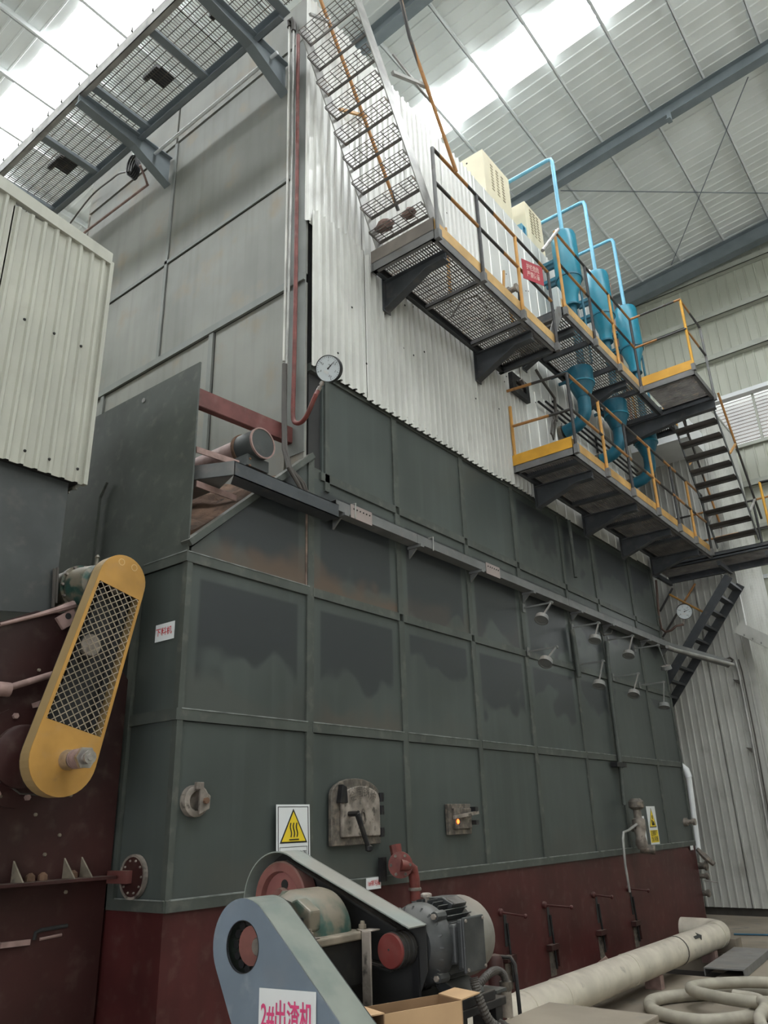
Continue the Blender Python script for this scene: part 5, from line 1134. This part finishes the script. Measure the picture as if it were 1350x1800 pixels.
for s in (1, -1):
    MB().prism([cb + ax * m0 + sy_ * s * W0, cb + ax * m1 + sy_ * s * W1, cb + ax * m1 + sy_ * s * (W1 - .022), cb + ax * m0 + sy_ * s * (W0 - .022)], (0.006, 0, 0)).build('side_strip', GUARDY, yg)
MB().prism([p - XA * (TH + .002) for p in O], (-0.004, 0, 0)).build('back_plate', SEAM, yg)
mesh = MB(); px_, pz_ = 0.042, 0.088
def clip_line(a, b):
    """clip a line (u, t) to the mesh opening"""
    pts = []
    for i in range(81):
        s = i / 80; u_, t_ = a[0] + (b[0] - a[0]) * s, a[1] + (b[1] - a[1]) * s
        if m0 <= t_ <= m1 and abs(u_) <= half(t_, 0) - 0.02: pts.append((u_, t_))
    return (pts[0], pts[-1]) if len(pts) > 1 else None
for k in range(-16, 34):
    for sg in (1, -1):
        t0 = m0 + k * pz_ / 1.0 * 0.62
        r_ = clip_line((-sg * 0.22, t0), (sg * 0.22, t0 + 0.44 * 0.95))
        if r_: (a, b) = r_; mesh.bar(cb + sy_ * a[0] + ax * a[1] + XA * 0.003, cb + sy_ * b[0] + ax * b[1] + XA * 0.003, 0.005, 0.004, XA)
mesh.build('mesh_panel', mat('mesh_wire', (0.33, 0.27, 0.20), 0.5), yg, kind='stuff')
MB().lathe(ct - XA * 0.06, XA, [(0, .09), (.03, .09)], 20).build('top_sprocket', IRON, yg); MB().lathe(cb - XA * 0.06, XA, [(0, .17), (.03, .17)], 28).build('bottom_sprocket', IRON, yg)
MB().lathe(cb + ax * .72 - sy_ * .05 - XA * .06, XA, [(0, .075), (.03, .07), (.03, .0)], 16).build('idler', IRONP, yg)
for s in (1, -1): MB().bar(cb + sy_ * s * .16 - XA * .05, ct + sy_ * s * .085 - XA * .05, 0.03, 0.02, XA).build('chain_run', BLKIRON, yg)
s0 = P(118, 1336, X=XG); ex = P(160, 1327, Y=s0.y).x
Ls = ex - XG
MB().lathe(s0, XA, [(0, .062), (Ls * .3, .055), (Ls * .3, .045), (Ls * .72, .045)], 18).build('spring_shaft', SHINY, yg, smooth=True)
for i in range(6): MB().lathe(s0 + XA * (Ls * (.34 + .06 * i)), XA, [(0, .045), (Ls * .015, .058), (Ls * .03, .058), (Ls * .045, .045)], 18).build('spring_coil', PINKS, yg, smooth=True)
MB().lathe(s0 + XA * (Ls * .72), XA, [(0, .066), (Ls * .1, .066)], 6).build('hex_nut', SHINY, yg); MB().lathe(s0 + XA * (Ls * .82), XA, [(0, .03), (Ls * .1, .03), (Ls * .1, .04), (Ls * .17, .04), (Ls * .17, .02), (Ls * .2, .02)], 10).build('stud_end', SHINY, yg, smooth=True)
for q in ((214, 988), (236, 998)):
    p = P(*q, X=XG + .006); MB().ring([p + (YA * math.cos(i * .628) + ZA * math.sin(i * .628)) * .026 for i in range(10)], [p + (YA * math.cos(i * .628) + ZA * math.sin(i * .628)) * .019 for i in range(10)], (.0015, 0, 0)).build('worn_ring', PALEY, yg)
# =================================================================== SLAG CONVEYOR DRIVE IN THE FOREGROUND
st_ = thing('drive_stand', 'dark steel stand carrying the motor and gearbox in the foreground', 'stand', (-2.2, 3.0, 0))
box((-3.2, 2.33, 0.0), (-1.3, 3.55, 0.42)).build('trough', CRIM, st_)
# chain guard -----------------------------------------------------------------
YG, GT = 2.15, 0.145
cg = thing('chain_case', 'blue-grey sloping chain guard with round hole in the foreground', 'guard', (-2.1, 2.2, 0.15))
c1, r1 = V((-2.358, YG, 1.203)), 0.155; c2, r2 = V((-1.81, YG, 0.55)), 0.30
def capsule(c1, r1, c2, r2, u, v, n=20):
    d = (c2 - c1); L = d.length; d = d / L; e = V((d.z, 0, -d.x)) if abs(d.y) < .5 else None
    sa = math.asin((r2 - r1) / L)
    a1 = [math.pi / 2 + sa + (math.pi - 2 * sa) * i / n for i in range(n + 1)]
    a2 = [-math.pi / 2 - sa + (math.pi + 2 * sa) * i / n for i in range(n + 1)]
    return [c1 + (d * math.cos(a) + e * math.sin(a)) * r1 for a in a1] + [c2 + (d * math.cos(a) + e * math.sin(a)) * r2 for a in a2]
O = capsule(c1, r1, c2, r2, XA, ZA); I = capsule(c1, r1 - .012, c2, r2 - .012, XA, ZA)
hc = c1 + V((0.003, 0, 0.0)); hr = 0.082
n_ = len(O)
# face plate with the round hole: bridge outline to hole
hole = []; OF = []
def ray_hit(a):
    dx, dz = math.cos(a), math.sin(a); best = None
    for i in range(n_):
        p, q = O[i], O[(i + 1) % n_]; ex, ez = q.x - p.x, q.z - p.z; den = dx * ez - dz * ex
        if abs(den) < 1e-9: continue
        t_ = ((p.x - hc.x) * ez - (p.z - hc.z) * ex) / den; s_ = ((p.x - hc.x) * dz - (p.z - hc.z) * dx) / den
        if t_ > 0 and -1e-6 <= s_ <= 1 + 1e-6 and (best is None or t_ < best): best = t_
    return hc + V((dx, 0, dz)) * best
angs = sorted([2 * math.pi * i / 48 for i in range(48)] + [math.atan2(p.z - hc.z, p.x - hc.x) % (2 * math.pi) for p in O])
for a in angs: hole.append(hc + V((math.cos(a), 0, math.sin(a))) * hr); OF.append(ray_hit(a))
fp = MB().ring(OF, hole, (0, 0.006, 0)).build('face_plate', CGUARD, cg)
MB().ring([p + YA * 0.0005 for p in O], [p + YA * .0005 for p in I], (0, GT, 0)).build('rim', CGRIM, cg)
MB().prism([p + YA * (GT + .001) for p in O], (0, 0.004, 0)).build('back_plate', SEAM, cg)
MB().ring([hc + (p - hc) * 1.03 - YA * .001 for p in hole], [p - YA * .001 for p in hole], (0, .008, 0)).build('hole_edge', BLACK, cg)
MB().lathe(hc + V((.012, .03, 0)), YA, [(0, .0), (0, .064), (.02, .066)], 28).build('sprocket', PULLEY, cg, smooth=True)
MB().lathe(c1 + V((0.055, 0.02, -0.0)), YA, [(0, .026), (.004, .03), (.05, .03)], 20).build('shaft_end', SHINY, cg, smooth=True)
for i in range(14):
    a = i * 2 * math.pi / 14; p = hc + V((.012, .03, 0)) + V((math.cos(a), 0, math.sin(a))) * .078
    MB().lathe(p, YA, [(0, .0145), (.03, .0145)], 8).build('chain_roller', BLKIRON, cg)
MB().bar(c1 + V((-.155, .05, .02)), c1 + V((-.175, .05, .02)), .03, .05).build('lug', REDCH, cg)
a = P(457, 1736, Y=YG - .004); b = P(556, 1744, Y=YG - .004)
u_ = (b - a).normalized(); w_ = (b - a).length
t, f, u, v, n = sign('slag_conveyor_sign', 'white sign with large pink-red lettering on the foreground blue-grey guard', a - ZA * w_ * .78, V((1, 0, 0.035)), ZA, w_, w_ * .78, WHITE, .003)
letters(t, f, u, v, [('2#出渣机', 0.5, 0.60, w_ * .35, 0.64, 0.018)], INKP)
# gearbox ---------------------------------------------------------------------
gr = thing('slag_gearbox', 'dusty green domed gearbox behind the foreground chain guard', 'gearbox', (-2.15, 2.45, 0.9))
ga, gb_ = 2.375, 2.63
zf = P(600, 1655, Y=2.36).z
cx = P(492, 1655, Y=2.36).x
R1 = 0.155
def dome(cx, cz, r, y0, y1, r_in=0.03):
    n = 18; pr = []
    ysx = [(y0, r * .80), (y0 + r_in, r * .95), (y0 + r_in * 2, r), (y1 - r_in * 2, r), (y1 - r_in, r * .95), (y1, r * .80)]
    vs = []; fs = []
    for yy, rr in ysx: vs += [(cx + rr * math.cos(math.pi * i / n), yy, cz + rr * math.sin(math.pi * i / n)) for i in range(n + 1)]
    m = n + 1
    for k in range(len(ysx) - 1):
        for i in range(n): fs.append((k * m + i, k * m + i + 1, (k + 1) * m + i + 1, (k + 1) * m + i))
    fs.append(tuple(range(m))); fs.append(tuple((len(ysx) - 1) * m + i for i in range(m))[::-1])
    for k in range(len(ysx) - 1): fs.append((k * m, (k + 1) * m, (k + 1) * m + n, k * m + n))
    return vs, fs
hs = MB().add(*dome(cx, zf, R1, ga, gb_)); hs.build('upper_housing', GEAR, gr, smooth=True)
MB().add(*dome(cx - 0.16, zf, 0.125, ga + .01, gb_ - .01)).build('input_housing', GEAR, gr, smooth=True)
MB().lathe((cx - .012, ga + .02, zf + .01), -YA, [(0, .085), (.03, .08), (.05, .06), (.07, .055)], 20).build('bearing_boss', GEAR, gr, smooth=True)
MB().prism([(cx - .055, ga - .035, zf + .05), (cx - .015, ga - .035, zf + .05), (cx - .02, ga + .03, zf + .15), (cx - .04, ga + .03, zf + .15)], (0, .04, 0)).build('gusset_rib', GEAR, gr)
MB().prism([(cx + .06, ga - .01, zf + .02), (cx + .15, ga - .01, zf + .02), (cx + .15, ga - .01, zf + .09), (cx + .08, ga - .01, zf + .13), (cx + .05, ga - .01, zf + .12)], (0, .06, 0)).build('cast_pocket', GEAR, gr, bev=.008)
MB().lathe((cx + .11, ga - .012, zf + .06), YA, [(0, .008), (.004, .008)], 8).build('plug_hole', SEAM, gr)
box((cx - .27, ga - .055, zf - .028), (cx + .20, gb_ + .02, zf)).build('flange', GEARD, gr, bev=.006)
box((cx - .25, ga - .03, zf - .19), (cx + .165, gb_ + .02, zf - .028)).build('lower_housing', RUBBER, gr, bev=.01)
for x_, y_ in ((cx + .03, ga - .03), (cx + .10, ga - .03), (cx + .168, ga - .03), (cx + .185, gb_ - .005)):
    MB().lathe((x_, y_, zf), ZA, [(0, .024), (.006, .024), (.006, .015), (.022, .015), (.022, .010), (.034, .008)], 6).build('bolt', GEARD, gr)
for xa, ya in ((cx + .150, ga - .062), (cx + .203, gb_ - .03)):
    MB().box((xa, ya - .004, zf - .52), (xa + .044, ya + .004, zf + .002)).box((xa - .015, ya, zf + .0005), (xa + .044, ya + .06, zf + .006)).build('strap', IRONP, gr, bev=.003)
for x_ in (cx - .2, cx + .1): box((x_ - .03, ga + .05, 0.422), (x_ + .03, gb_ - .02, zf - .19)).build('pedestal', BLKIRON, gr)
# belt guard and sheaves --------------------------------------------------------
bg = thing('belt_guard', 'grey-green belt guard arching over the red sheave behind the gearbox', 'guard', (-2.5, 2.75, 0.9))
Yb0, Yb1 = 2.65, 2.765
cs = P(492, 1582, Y=2.67); rs_ = 0.155
mp = P(689, 1671, Y=2.66)
e1 = P(719, 1631, Y=Yb0); 
gR = 0.205
arcp = arc(V((cs.x - .005, Yb0, cs.z - .01)), XA, ZA, gR, math.radians(205), math.radians(58), 22)
strip = arcp + [e1]
so = [p for p in strip]; si = [p + V((0, 0, 0)) for p in strip]
mb = MB(); n = len(strip)
th = .005
def off(i):
    a = strip[max(i - 1, 0)]; b = strip[min(i + 1, n - 1)]; d = (b - a).normalized(); return V((-d.z, 0, d.x)) * -th
lo = [strip[i] + off(i) for i in range(n)]
mb.v = [tuple(p) for p in strip] + [tuple(p + YA * (Yb1 - Yb0)) for p in strip] + [tuple(p) for p in lo] + [tuple(p + YA * (Yb1 - Yb0)) for p in lo]
for i in range(n - 1): mb.f += [(i, i + 1, n + i + 1, n + i), (2 * n + i, 3 * n + i, 3 * n + i + 1, 2 * n + i + 1), (i, 2 * n + i, 2 * n + i + 1, i + 1), (n + i, n + i + 1, 3 * n + i + 1, 3 * n + i)]
mb.f += [(0, n, 3 * n, 2 * n), (n - 1, 3 * n - 1, 4 * n - 1, 2 * n - 1)]
mb.build('cover_strip', BGUARD, bg)
back = [p + YA * (Yb1 - Yb0 - .004) for p in strip] + [V((e1.x + 0.0, Yb1 - .004, e1.z - .16)), V((mp.x - .05, Yb1 - .004, mp.z - .36)), V((cs.x, Yb1 - .004, cs.z - .50))]
MB().prism(back, (0, -.004, 0)).build('back_plate', SEAM, bg)
for x_ in (cs.x - .12, e1.x - .05): box((x_ - .015, Yb1 - .02, .422), (x_ + .015, Yb1 - .005, cs.z - .15)).build('leg', BLKIRON, bg)
sh = thing('large_sheave', 'large dusty red belt sheave under the belt guard', 'sheave', (cs.x, 2.74, cs.z - rs_))
MB().lathe(V((cs.x, 2.665, cs.z)), YA, [(0.03, rs_ * .70), (0, rs_ * .74), (0, rs_ * .96), (.006, rs_), (.075, rs_), (.08, rs_ * .96), (.08, .0)], 40).build('rim', PULLEY, sh, smooth=True)
MB().lathe(V((cs.x, 2.690, cs.z)), YA, [(0, .02), (0, rs_ * .70), (.004, rs_ * .70)], 36).build('web', mat('pink_web_paint', (0.33, 0.13, 0.12), 0.5, dust=.4), sh)
MB().lathe(V((cs.x, 2.66, cs.z)), YA, [(0, .02), (0, .045), (.03, .05)], 18).build('hub', PULLEY, sh, smooth=True)
MB().lathe(V((cs.x + .01, 2.686, cs.z + .06)), YA, [(0, .02), (.002, .02)], 12).build('web_hole', SEAM, sh)
ms = thing('motor_sheave', 'small black grooved sheave with red cap on the motor shaft', 'sheave', (mp.x, 2.7, mp.z - .07))
MB().lathe(V((mp.x, 2.645, mp.z)), YA, [(0.0, .0), (0, .058), (.004, .061), (.012, .061)], 32).build('cap', PULL2, ms, smooth=True)
MB().lathe(V((mp.x, 2.657, mp.z)), YA, [(0, .060), (.002, .064), (.02, .064), (.026, .057), (.032, .064), (.05, .064), (.056, .057), (.062, .064), (.08, .064), (.085, .03), (.094, .03)], 32).build('grooved_rim', RUBBER, ms, smooth=True)
MB().lathe(V((mp.x - .004, 2.643, mp.z + .004)), YA, [(0, .004), (.003, .004)], 8).build('screw_hole', SEAM, ms)
dv = V((mp.x - cs.x, 0, mp.z - cs.z)); Lb_ = dv.length; dv.normalize(); nv = V((-dv.z, 0, dv.x))
if nv.z < 0: nv = -nv
for k in range(3):
    yy = 2.678 + .026 * k
    bt = thing('drive_belt', ['front drive belt running from the red sheave to the motor sheave', 'middle drive belt running from the red sheave to the motor sheave', 'rear drive belt running from the red sheave to the motor sheave'][k], 'belt', (mp.x, yy, mp.z), 'drive belts under the belt guard')
    for s in (1, -1):
        MB().bar(V((cs.x, yy, cs.z)) + nv * s * (rs_ + .0075) , V((mp.x, yy, mp.z)) + nv * s * .0725, .02, .008, nv).build('belt_run', RUBBER, bt)
# motor ---------------------------------------------------------------------------
mo = thing('electric_motor', 'finned grey electric motor with terminal box and pale fan cover', 'motor', (mp.x, 3.1, mp.z - .2))
R = 0.145; yb, ye = 2.86, 3.26; cM = V((mp.x, 0, mp.z))
MB().lathe(cM, YA, [(2.775, .06), (2.775, .10), (2.80, .13), (2.812, R * .98), (2.84, R * 1.03), (2.865, R * 1.03), (2.87, R * .9)], 36).build('end_shield', MOTOR, mo, smooth=True)
MB().lathe(cM, YA, [(2.87, R * .88), (3.05, R * .88)], 36).build('stator_frame', MOTOR, mo, smooth=True)
for i in range(36):
    a = 2 * math.pi * i / 36
    if -0.62 < math.atan2(math.sin(a), math.cos(a)) < 0.5: continue
    d = V((math.cos(a), 0, math.sin(a))); p0 = cM + d * R * .86; p1 = cM + d * R * 1.09; tt = V((-d.z, 0, d.x)) * .0028
    MB().prism([p0 + YA * 2.865 + tt, p0 + YA * 2.865 - tt, p1 + YA * 2.87 - tt * .6, p1 + YA * 2.87 + tt * .6], (0, .175, 0)).build('cooling_fin', MOTOR, mo)
for i in range(20):
    a = 2 * math.pi * i / 20; d = V((math.cos(a), 0, math.sin(a))); p0 = cM + d * .085; p1 = cM + d * R * .97; tt = V((-d.z, 0, d.x)) * .003
    MB().prism([p0 + YA * 2.775 + tt, p0 + YA * 2.775 - tt, p1 + YA * 2.805 - tt, p1 + YA * 2.805 + tt], (0, .02, 0)).build('shield_rib', MOTOR, mo)
MB().lathe(cM, YA, [(3.03, R * .90), (3.03, R * 1.06), (3.05, R * 1.075), (3.15, R * 1.06), (3.185, R * .98), (3.20, R * .8), (3.205, 0.0)], 40).build('fan_cover', FANC, mo, smooth=True)
for i in range(4):
    a = math.radians(45 + 90 * i); d = V((math.cos(a), 0, math.sin(a)))
    MB().lathe(cM + d * R * 1.03 + YA * 2.80, YA, [(0, .018), (.03, .02), (.06, .02)], 8).build('ear', MOTOR, mo)
    MB().lathe(cM + d * R * 1.03 + YA * 2.79, YA, [(0, .011), (.014, .011)], 6).build('bolt', IRONP, mo)
MB().prism([cM + V((-.03, 2.94, R * .95)), cM + V((.09, 2.94, R * .80)), cM + V((.10, 2.94, R * .95)), cM + V((.05, 2.94, R * 1.12)), cM + V((-.02, 2.94, R * 1.1))], (0, .11, 0)).build('cast_pad', MOTOR, mo, bev=.004)
q = cM + V((.0, 3.01, 0)); 
MB().prism([cM + V((.06, 2.95, R * 1.09)), cM + V((.105, 2.95, R * .94)), cM + V((.105, 3.03, R * .94)), cM + V((.06, 3.03, R * 1.09))], (.004, 0, .002)).build('rating_plate', SHINY, mo)
MB().lathe(cM + V((0, 2.90, R * 1.0)), ZA, [(0, .012), (.02, .012), (.02, .024), (.03, .024), (.035, .015)], 10).build('lifting_eye', IRONP, mo)
bx = cM + V((R * .88, 2.885, .0))
MB().box(bx + V((0, -.03, -.065)), bx + V((.035, .09, .075))).build('box_neck', MOTOR, mo, bev=.01)
MB().box(bx + V((.03, -.02, -.085)), bx + V((.065, .115, .092))).build('terminal_box', MOTOR, mo, bev=.012)
MB().box(bx + V((.063, -.028, -.093)), bx + V((.076, .123, .10))).build('box_lid', MOTOR, mo, bev=.006)
for a_, b_ in ((-.015, -.08), (.11, -.08), (-.015, .088), (.11, .088)): MB().lathe(bx + V((.076, a_, b_)), XA, [(0, .007), (.005, .006)], 6).build('lid_screw', IRONP, mo)
for s in (1, -1):
    MB().prism([cM + V((s * .06, 2.88, -R * .8)), cM + V((s * .15, 2.88, -R * 1.12)), cM + V((s * .16, 2.88, -R * 1.26)), cM + V((s * .07, 2.88, -R * 1.26)), cM + V((s * .03, 2.88, -R * .95))], (0, .17, 0)).build('foot', MOTOR, mo, bev=.004)
for s in (1, -1):
    b_ = MB().box(cM + V((s * .12 - .045, 2.84, -R * 1.26 - .035)), cM + V((s * .12 + .045, 3.12, -R * 1.26 - .001))).build('slide_rail', BLKIRON, st_, bev=.004)
zt = mp.z - R * 1.26 - .036
box((mp.x - .2, 2.82, zt - .03), (mp.x + .165, 3.2, zt)).build('motor_plate', BLKIRON, st_, bev=.004)
for x_ in (mp.x - .18, mp.x + .11):
    for y_ in (2.86, 3.12): box((x_, y_, .42), (x_ + .05, y_ + .05, zt - .03)).build('leg', BLKIRON, st_)
# ledge plate, post and conduit beside the motor
zl = 0.74
box((mp.x - .1, 3.42, zl - .03), (-1.62, 4.05, zl)).build('ledge_plate', CONC, st_, bev=.006)
for x_ in (mp.x, -1.72): box((x_, 3.6, 0.0), (x_ + .06, 3.66, zl - .03)).build('leg', BLKIRON, st_)
a = P(852, 1742, Y=3.48)
box((a.x - .06, 3.46, zl + .001), (a.x + .06, 3.52, a.z)).build('post', BLKIRON, st_); box((a.x - .08, 3.45, a.z), (a.x + .08, 3.54, a.z + .012)).build('post_cap', CHUTE, st_)
fc = thing('flexible_conduit', 'ribbed grey flexible conduit looping from the motor terminal box into a pipe', 'conduit', (a.x, 3.62, zl))
pth = smooth_path([bx + V((.055, .05, -.115)), bx + V((.07, .055, -.18)), bx + V((.09, .10, -.27)), bx + V((.11, .2, -.31)), P(818, 1757, Y=3.33), P(838, 1735, Y=3.38), P(858, 1713, Y=3.48), P(872, 1706, Y=3.6), P(884, 1712, Y=3.64), P(889, 1728, Y=3.66), P(889, 1738, Y=3.66)], 8)
rr = [0.0165 + (.0022 if i % 2 else 0) for i in range(len(pth))]
fine = []
for i in range(len(pth) - 1):
    for j in range(2): fine.append(pth[i].lerp(pth[i + 1], j / 2))
fine.append(pth[-1])
MB().tube(fine, [0.0185 if i % 2 else 0.0155 for i in range(len(fine))], 12).build('ribbed_hose', CORD, fc)
e = pth[-1]; MB().tube([e + ZA * .01, V((e.x, e.y, zl + .003))], .026, 14).build('pipe_stub', IRONP, fc, smooth=True)
MB().lathe(e, ZA, [(-.01, .026), (0, .029), (.03, .029)], 12).build('coupling', IRON, fc, smooth=True)
t = thing('standing_red_pipe', 'short capped crimson pipe standing behind the flexible conduit loop', 'pipe', (-3.2, 5, 0))
p = P(869, 1676, Y=5.2); MB().lathe(V((p.x, p.y, 0)), ZA, [(0, .055), (p.z - .04, .055), (p.z - .01, .04), (p.z, .0)], 14).build('tube', CRIM, t, smooth=True)
p = P(893, 1683, Y=5.25); MB().tube([V((p.x - .12, p.y, p.z)), V((p.x + .02, p.y, p.z)), V((p.x + .05, p.y, p.z - .04)), V((p.x + .07, p.y, 0.0))], .014, 8).build('frame_bar', BLKIRON, t, smooth=True)
t = MB().prism([P(652, 1741, Y=3.3), P(671, 1742, Y=3.3), P(673, 1790, Y=3.3), P(650, 1790, Y=3.3)], (0, .02, 0)).build('pale_scrap_board', WHITE, None); tag(t, 'pale scrap board standing upright between the gearbox straps and the motor', 'board')
# cardboard box ---------------------------------------------------------------------
bd, bp_ = V((.33, .944, 0)), V((-.944, .33, 0))
A = P(676, 1783, Z=1.0); B = P(811, 1759, Z=1.0); bd = (B - A).normalized(); bp_ = V((-bd.y, bd.x, 0)); W = (B - A).length; D_ = 0.14; hb = 0.22
zb_ = 1.0 - hb
box(V((-2.02, 2.345, zb_ - .02)), V((-1.45, 2.72, zb_))).build('front_shelf', BLKIRON, st_)
box(V((-1.75, 2.45, .42)), V((-1.70, 2.50, zb_ - .02))).build('leg', BLKIRON, st_)
cbx = thing('cardboard_box', 'open brown cardboard box in front of the motor', 'box', V((A.x, A.y, zb_ + .001)))
def wall(a, b, m, nm, h0=zb_ + .001, h1=1.0): 
    nn = V((-(b - a).y, (b - a).x, 0)).normalized() * .004; return MB().prism([V((a.x, a.y, h0)), V((b.x, b.y, h0)), V((b.x, b.y, h1)), V((a.x, a.y, h1))], nn).build(nm, m, cbx)
A2, B2 = A + bp_ * D_, B + bp_ * D_
wall(A, B, CARD, 'front_panel'); wall(A2, B2, CARDI, 'back_panel'); wall(A, A2, CARDI, 'end_panel'); wall(B2, B, CARDI, 'end_panel')
MB().prism([V((q.x, q.y, zb_ + .002)) for q in (A, B, B2, A2)], (0, 0, .004)).build('bottom_panel', CARDI, cbx)
for q0, q1, o in ((A, A2, -bd), (B, B2, bd)):
    o = o * .085 + ZA * (.012 if o == bd else -.0); q0 = V((q0.x, q0.y, 1.0)); q1 = V((q1.x, q1.y, 1.0))
    MB().prism([q0, q1, q1 + o * .9, q0 + o], (0, 0, .004)).build('end_flap', CARD, cbx)

# =================================================================== SMALL THINGS UNDER THE TOP WALKWAY
t = thing('cable_coil', 'black cable coil hanging under the top walkway beside the big bracket', 'cable', P(232, 292, Y=4.25))
c = P(231, 290, Y=4.25)
for k in range(4):
    MB().tube([c + V((0.10 * math.cos(a) * (1 - .1 * k) + .02 * k, .015 * k, 0.16 * math.sin(a) - .03 * k)) for a in [i * 2 * math.pi / 14 for i in range(15)]], 0.014, 6).build('loop', BLACK, t, smooth=True)
MB().tube([c + V((0, 0, .1)), P(245, 262, Y=4.2) ], 0.014, 6).build('hanger', BLACK, t)
MB().tube(smooth_path([c + V((-.02, 0, -.1)), P(210, 305, Y=4.3), P(195, 316, Y=4.35), P(160, 345, Y=4.45), P(118, 400, Y=4.46)], 4), 0.012, 6).build('cable', CORD, t, smooth=True)
t = thing('thin_wall_pipe', 'thin pinkish pipe running along the upper boiler front under the top walkway', 'pipe', P(200, 360, Y=4.45))
MB().tube(smooth_path([P(246, 290, Y=4.2), P(256, 315, Y=4.36), P(258, 325, Y=4.44), P(250, 332, Y=4.45), P(160, 400, Y=4.45), P(145, 412, Y=4.45)], 4), 0.016, 8).build('tube', PINKS, t, smooth=True)

# cloth and pipe among the upper walkways
def rag(c, r, name, label):
    mb = MB(); n, m = 10, 7; vs = []; fs = []
    for i in range(m + 1):
        a = math.pi * i / m
        for k in range(n):
            b = 2 * math.pi * k / n; q = r * (1 + random.uniform(-.25, .25))
            vs.append((c.x + q * math.sin(a) * math.cos(b) * 1.3, c.y + q * math.sin(a) * math.sin(b), c.z + q * .55 * math.cos(a)))
    for i in range(m):
        for k in range(n): fs.append((i * n + k, i * n + (k + 1) % n, (i + 1) * n + (k + 1) % n, (i + 1) * n + k))
    o = mb.add(vs, fs).build(name, PINKS, smooth=True); tag(o, label, 'rag', 'rags on the steep stair'); return o
tz = 7.50 + (9.72 - 7.50) * (0.5 / 9); ty = 5.62 + (4.34 - 5.62) * (0.5 / 9)
rag(V((-4.08, ty - 0.08, tz + 0.092)), 0.085, 'cloth_rag', 'pinkish rag bunched on the lowest tread of the steep stair, nearer the cladding')
rag(V((-3.74, ty - 0.09, tz + 0.056)), 0.07, 'cloth_rag', 'dusty rag on the lowest tread of the steep stair, nearer the open side')
t = thing('copper_pipe', 'thin copper-coloured pipe with a bend standing behind the blue tanks', 'pipe', (-4.2, 13, 8.11))
p = P(1072, 506, X=-4.2)
MB().tube(smooth_path([V((p.x, p.y, 8.113)), V((p.x, p.y, p.z - .15)), V((p.x, p.y, p.z - .03)), V((p.x, p.y - .07, p.z)), V((p.x, p.y - .2, p.z))], 4), 0.025, 8).build('tube', mat('copper_paint', (0.42, 0.22, 0.15), 0.45), t, smooth=True)
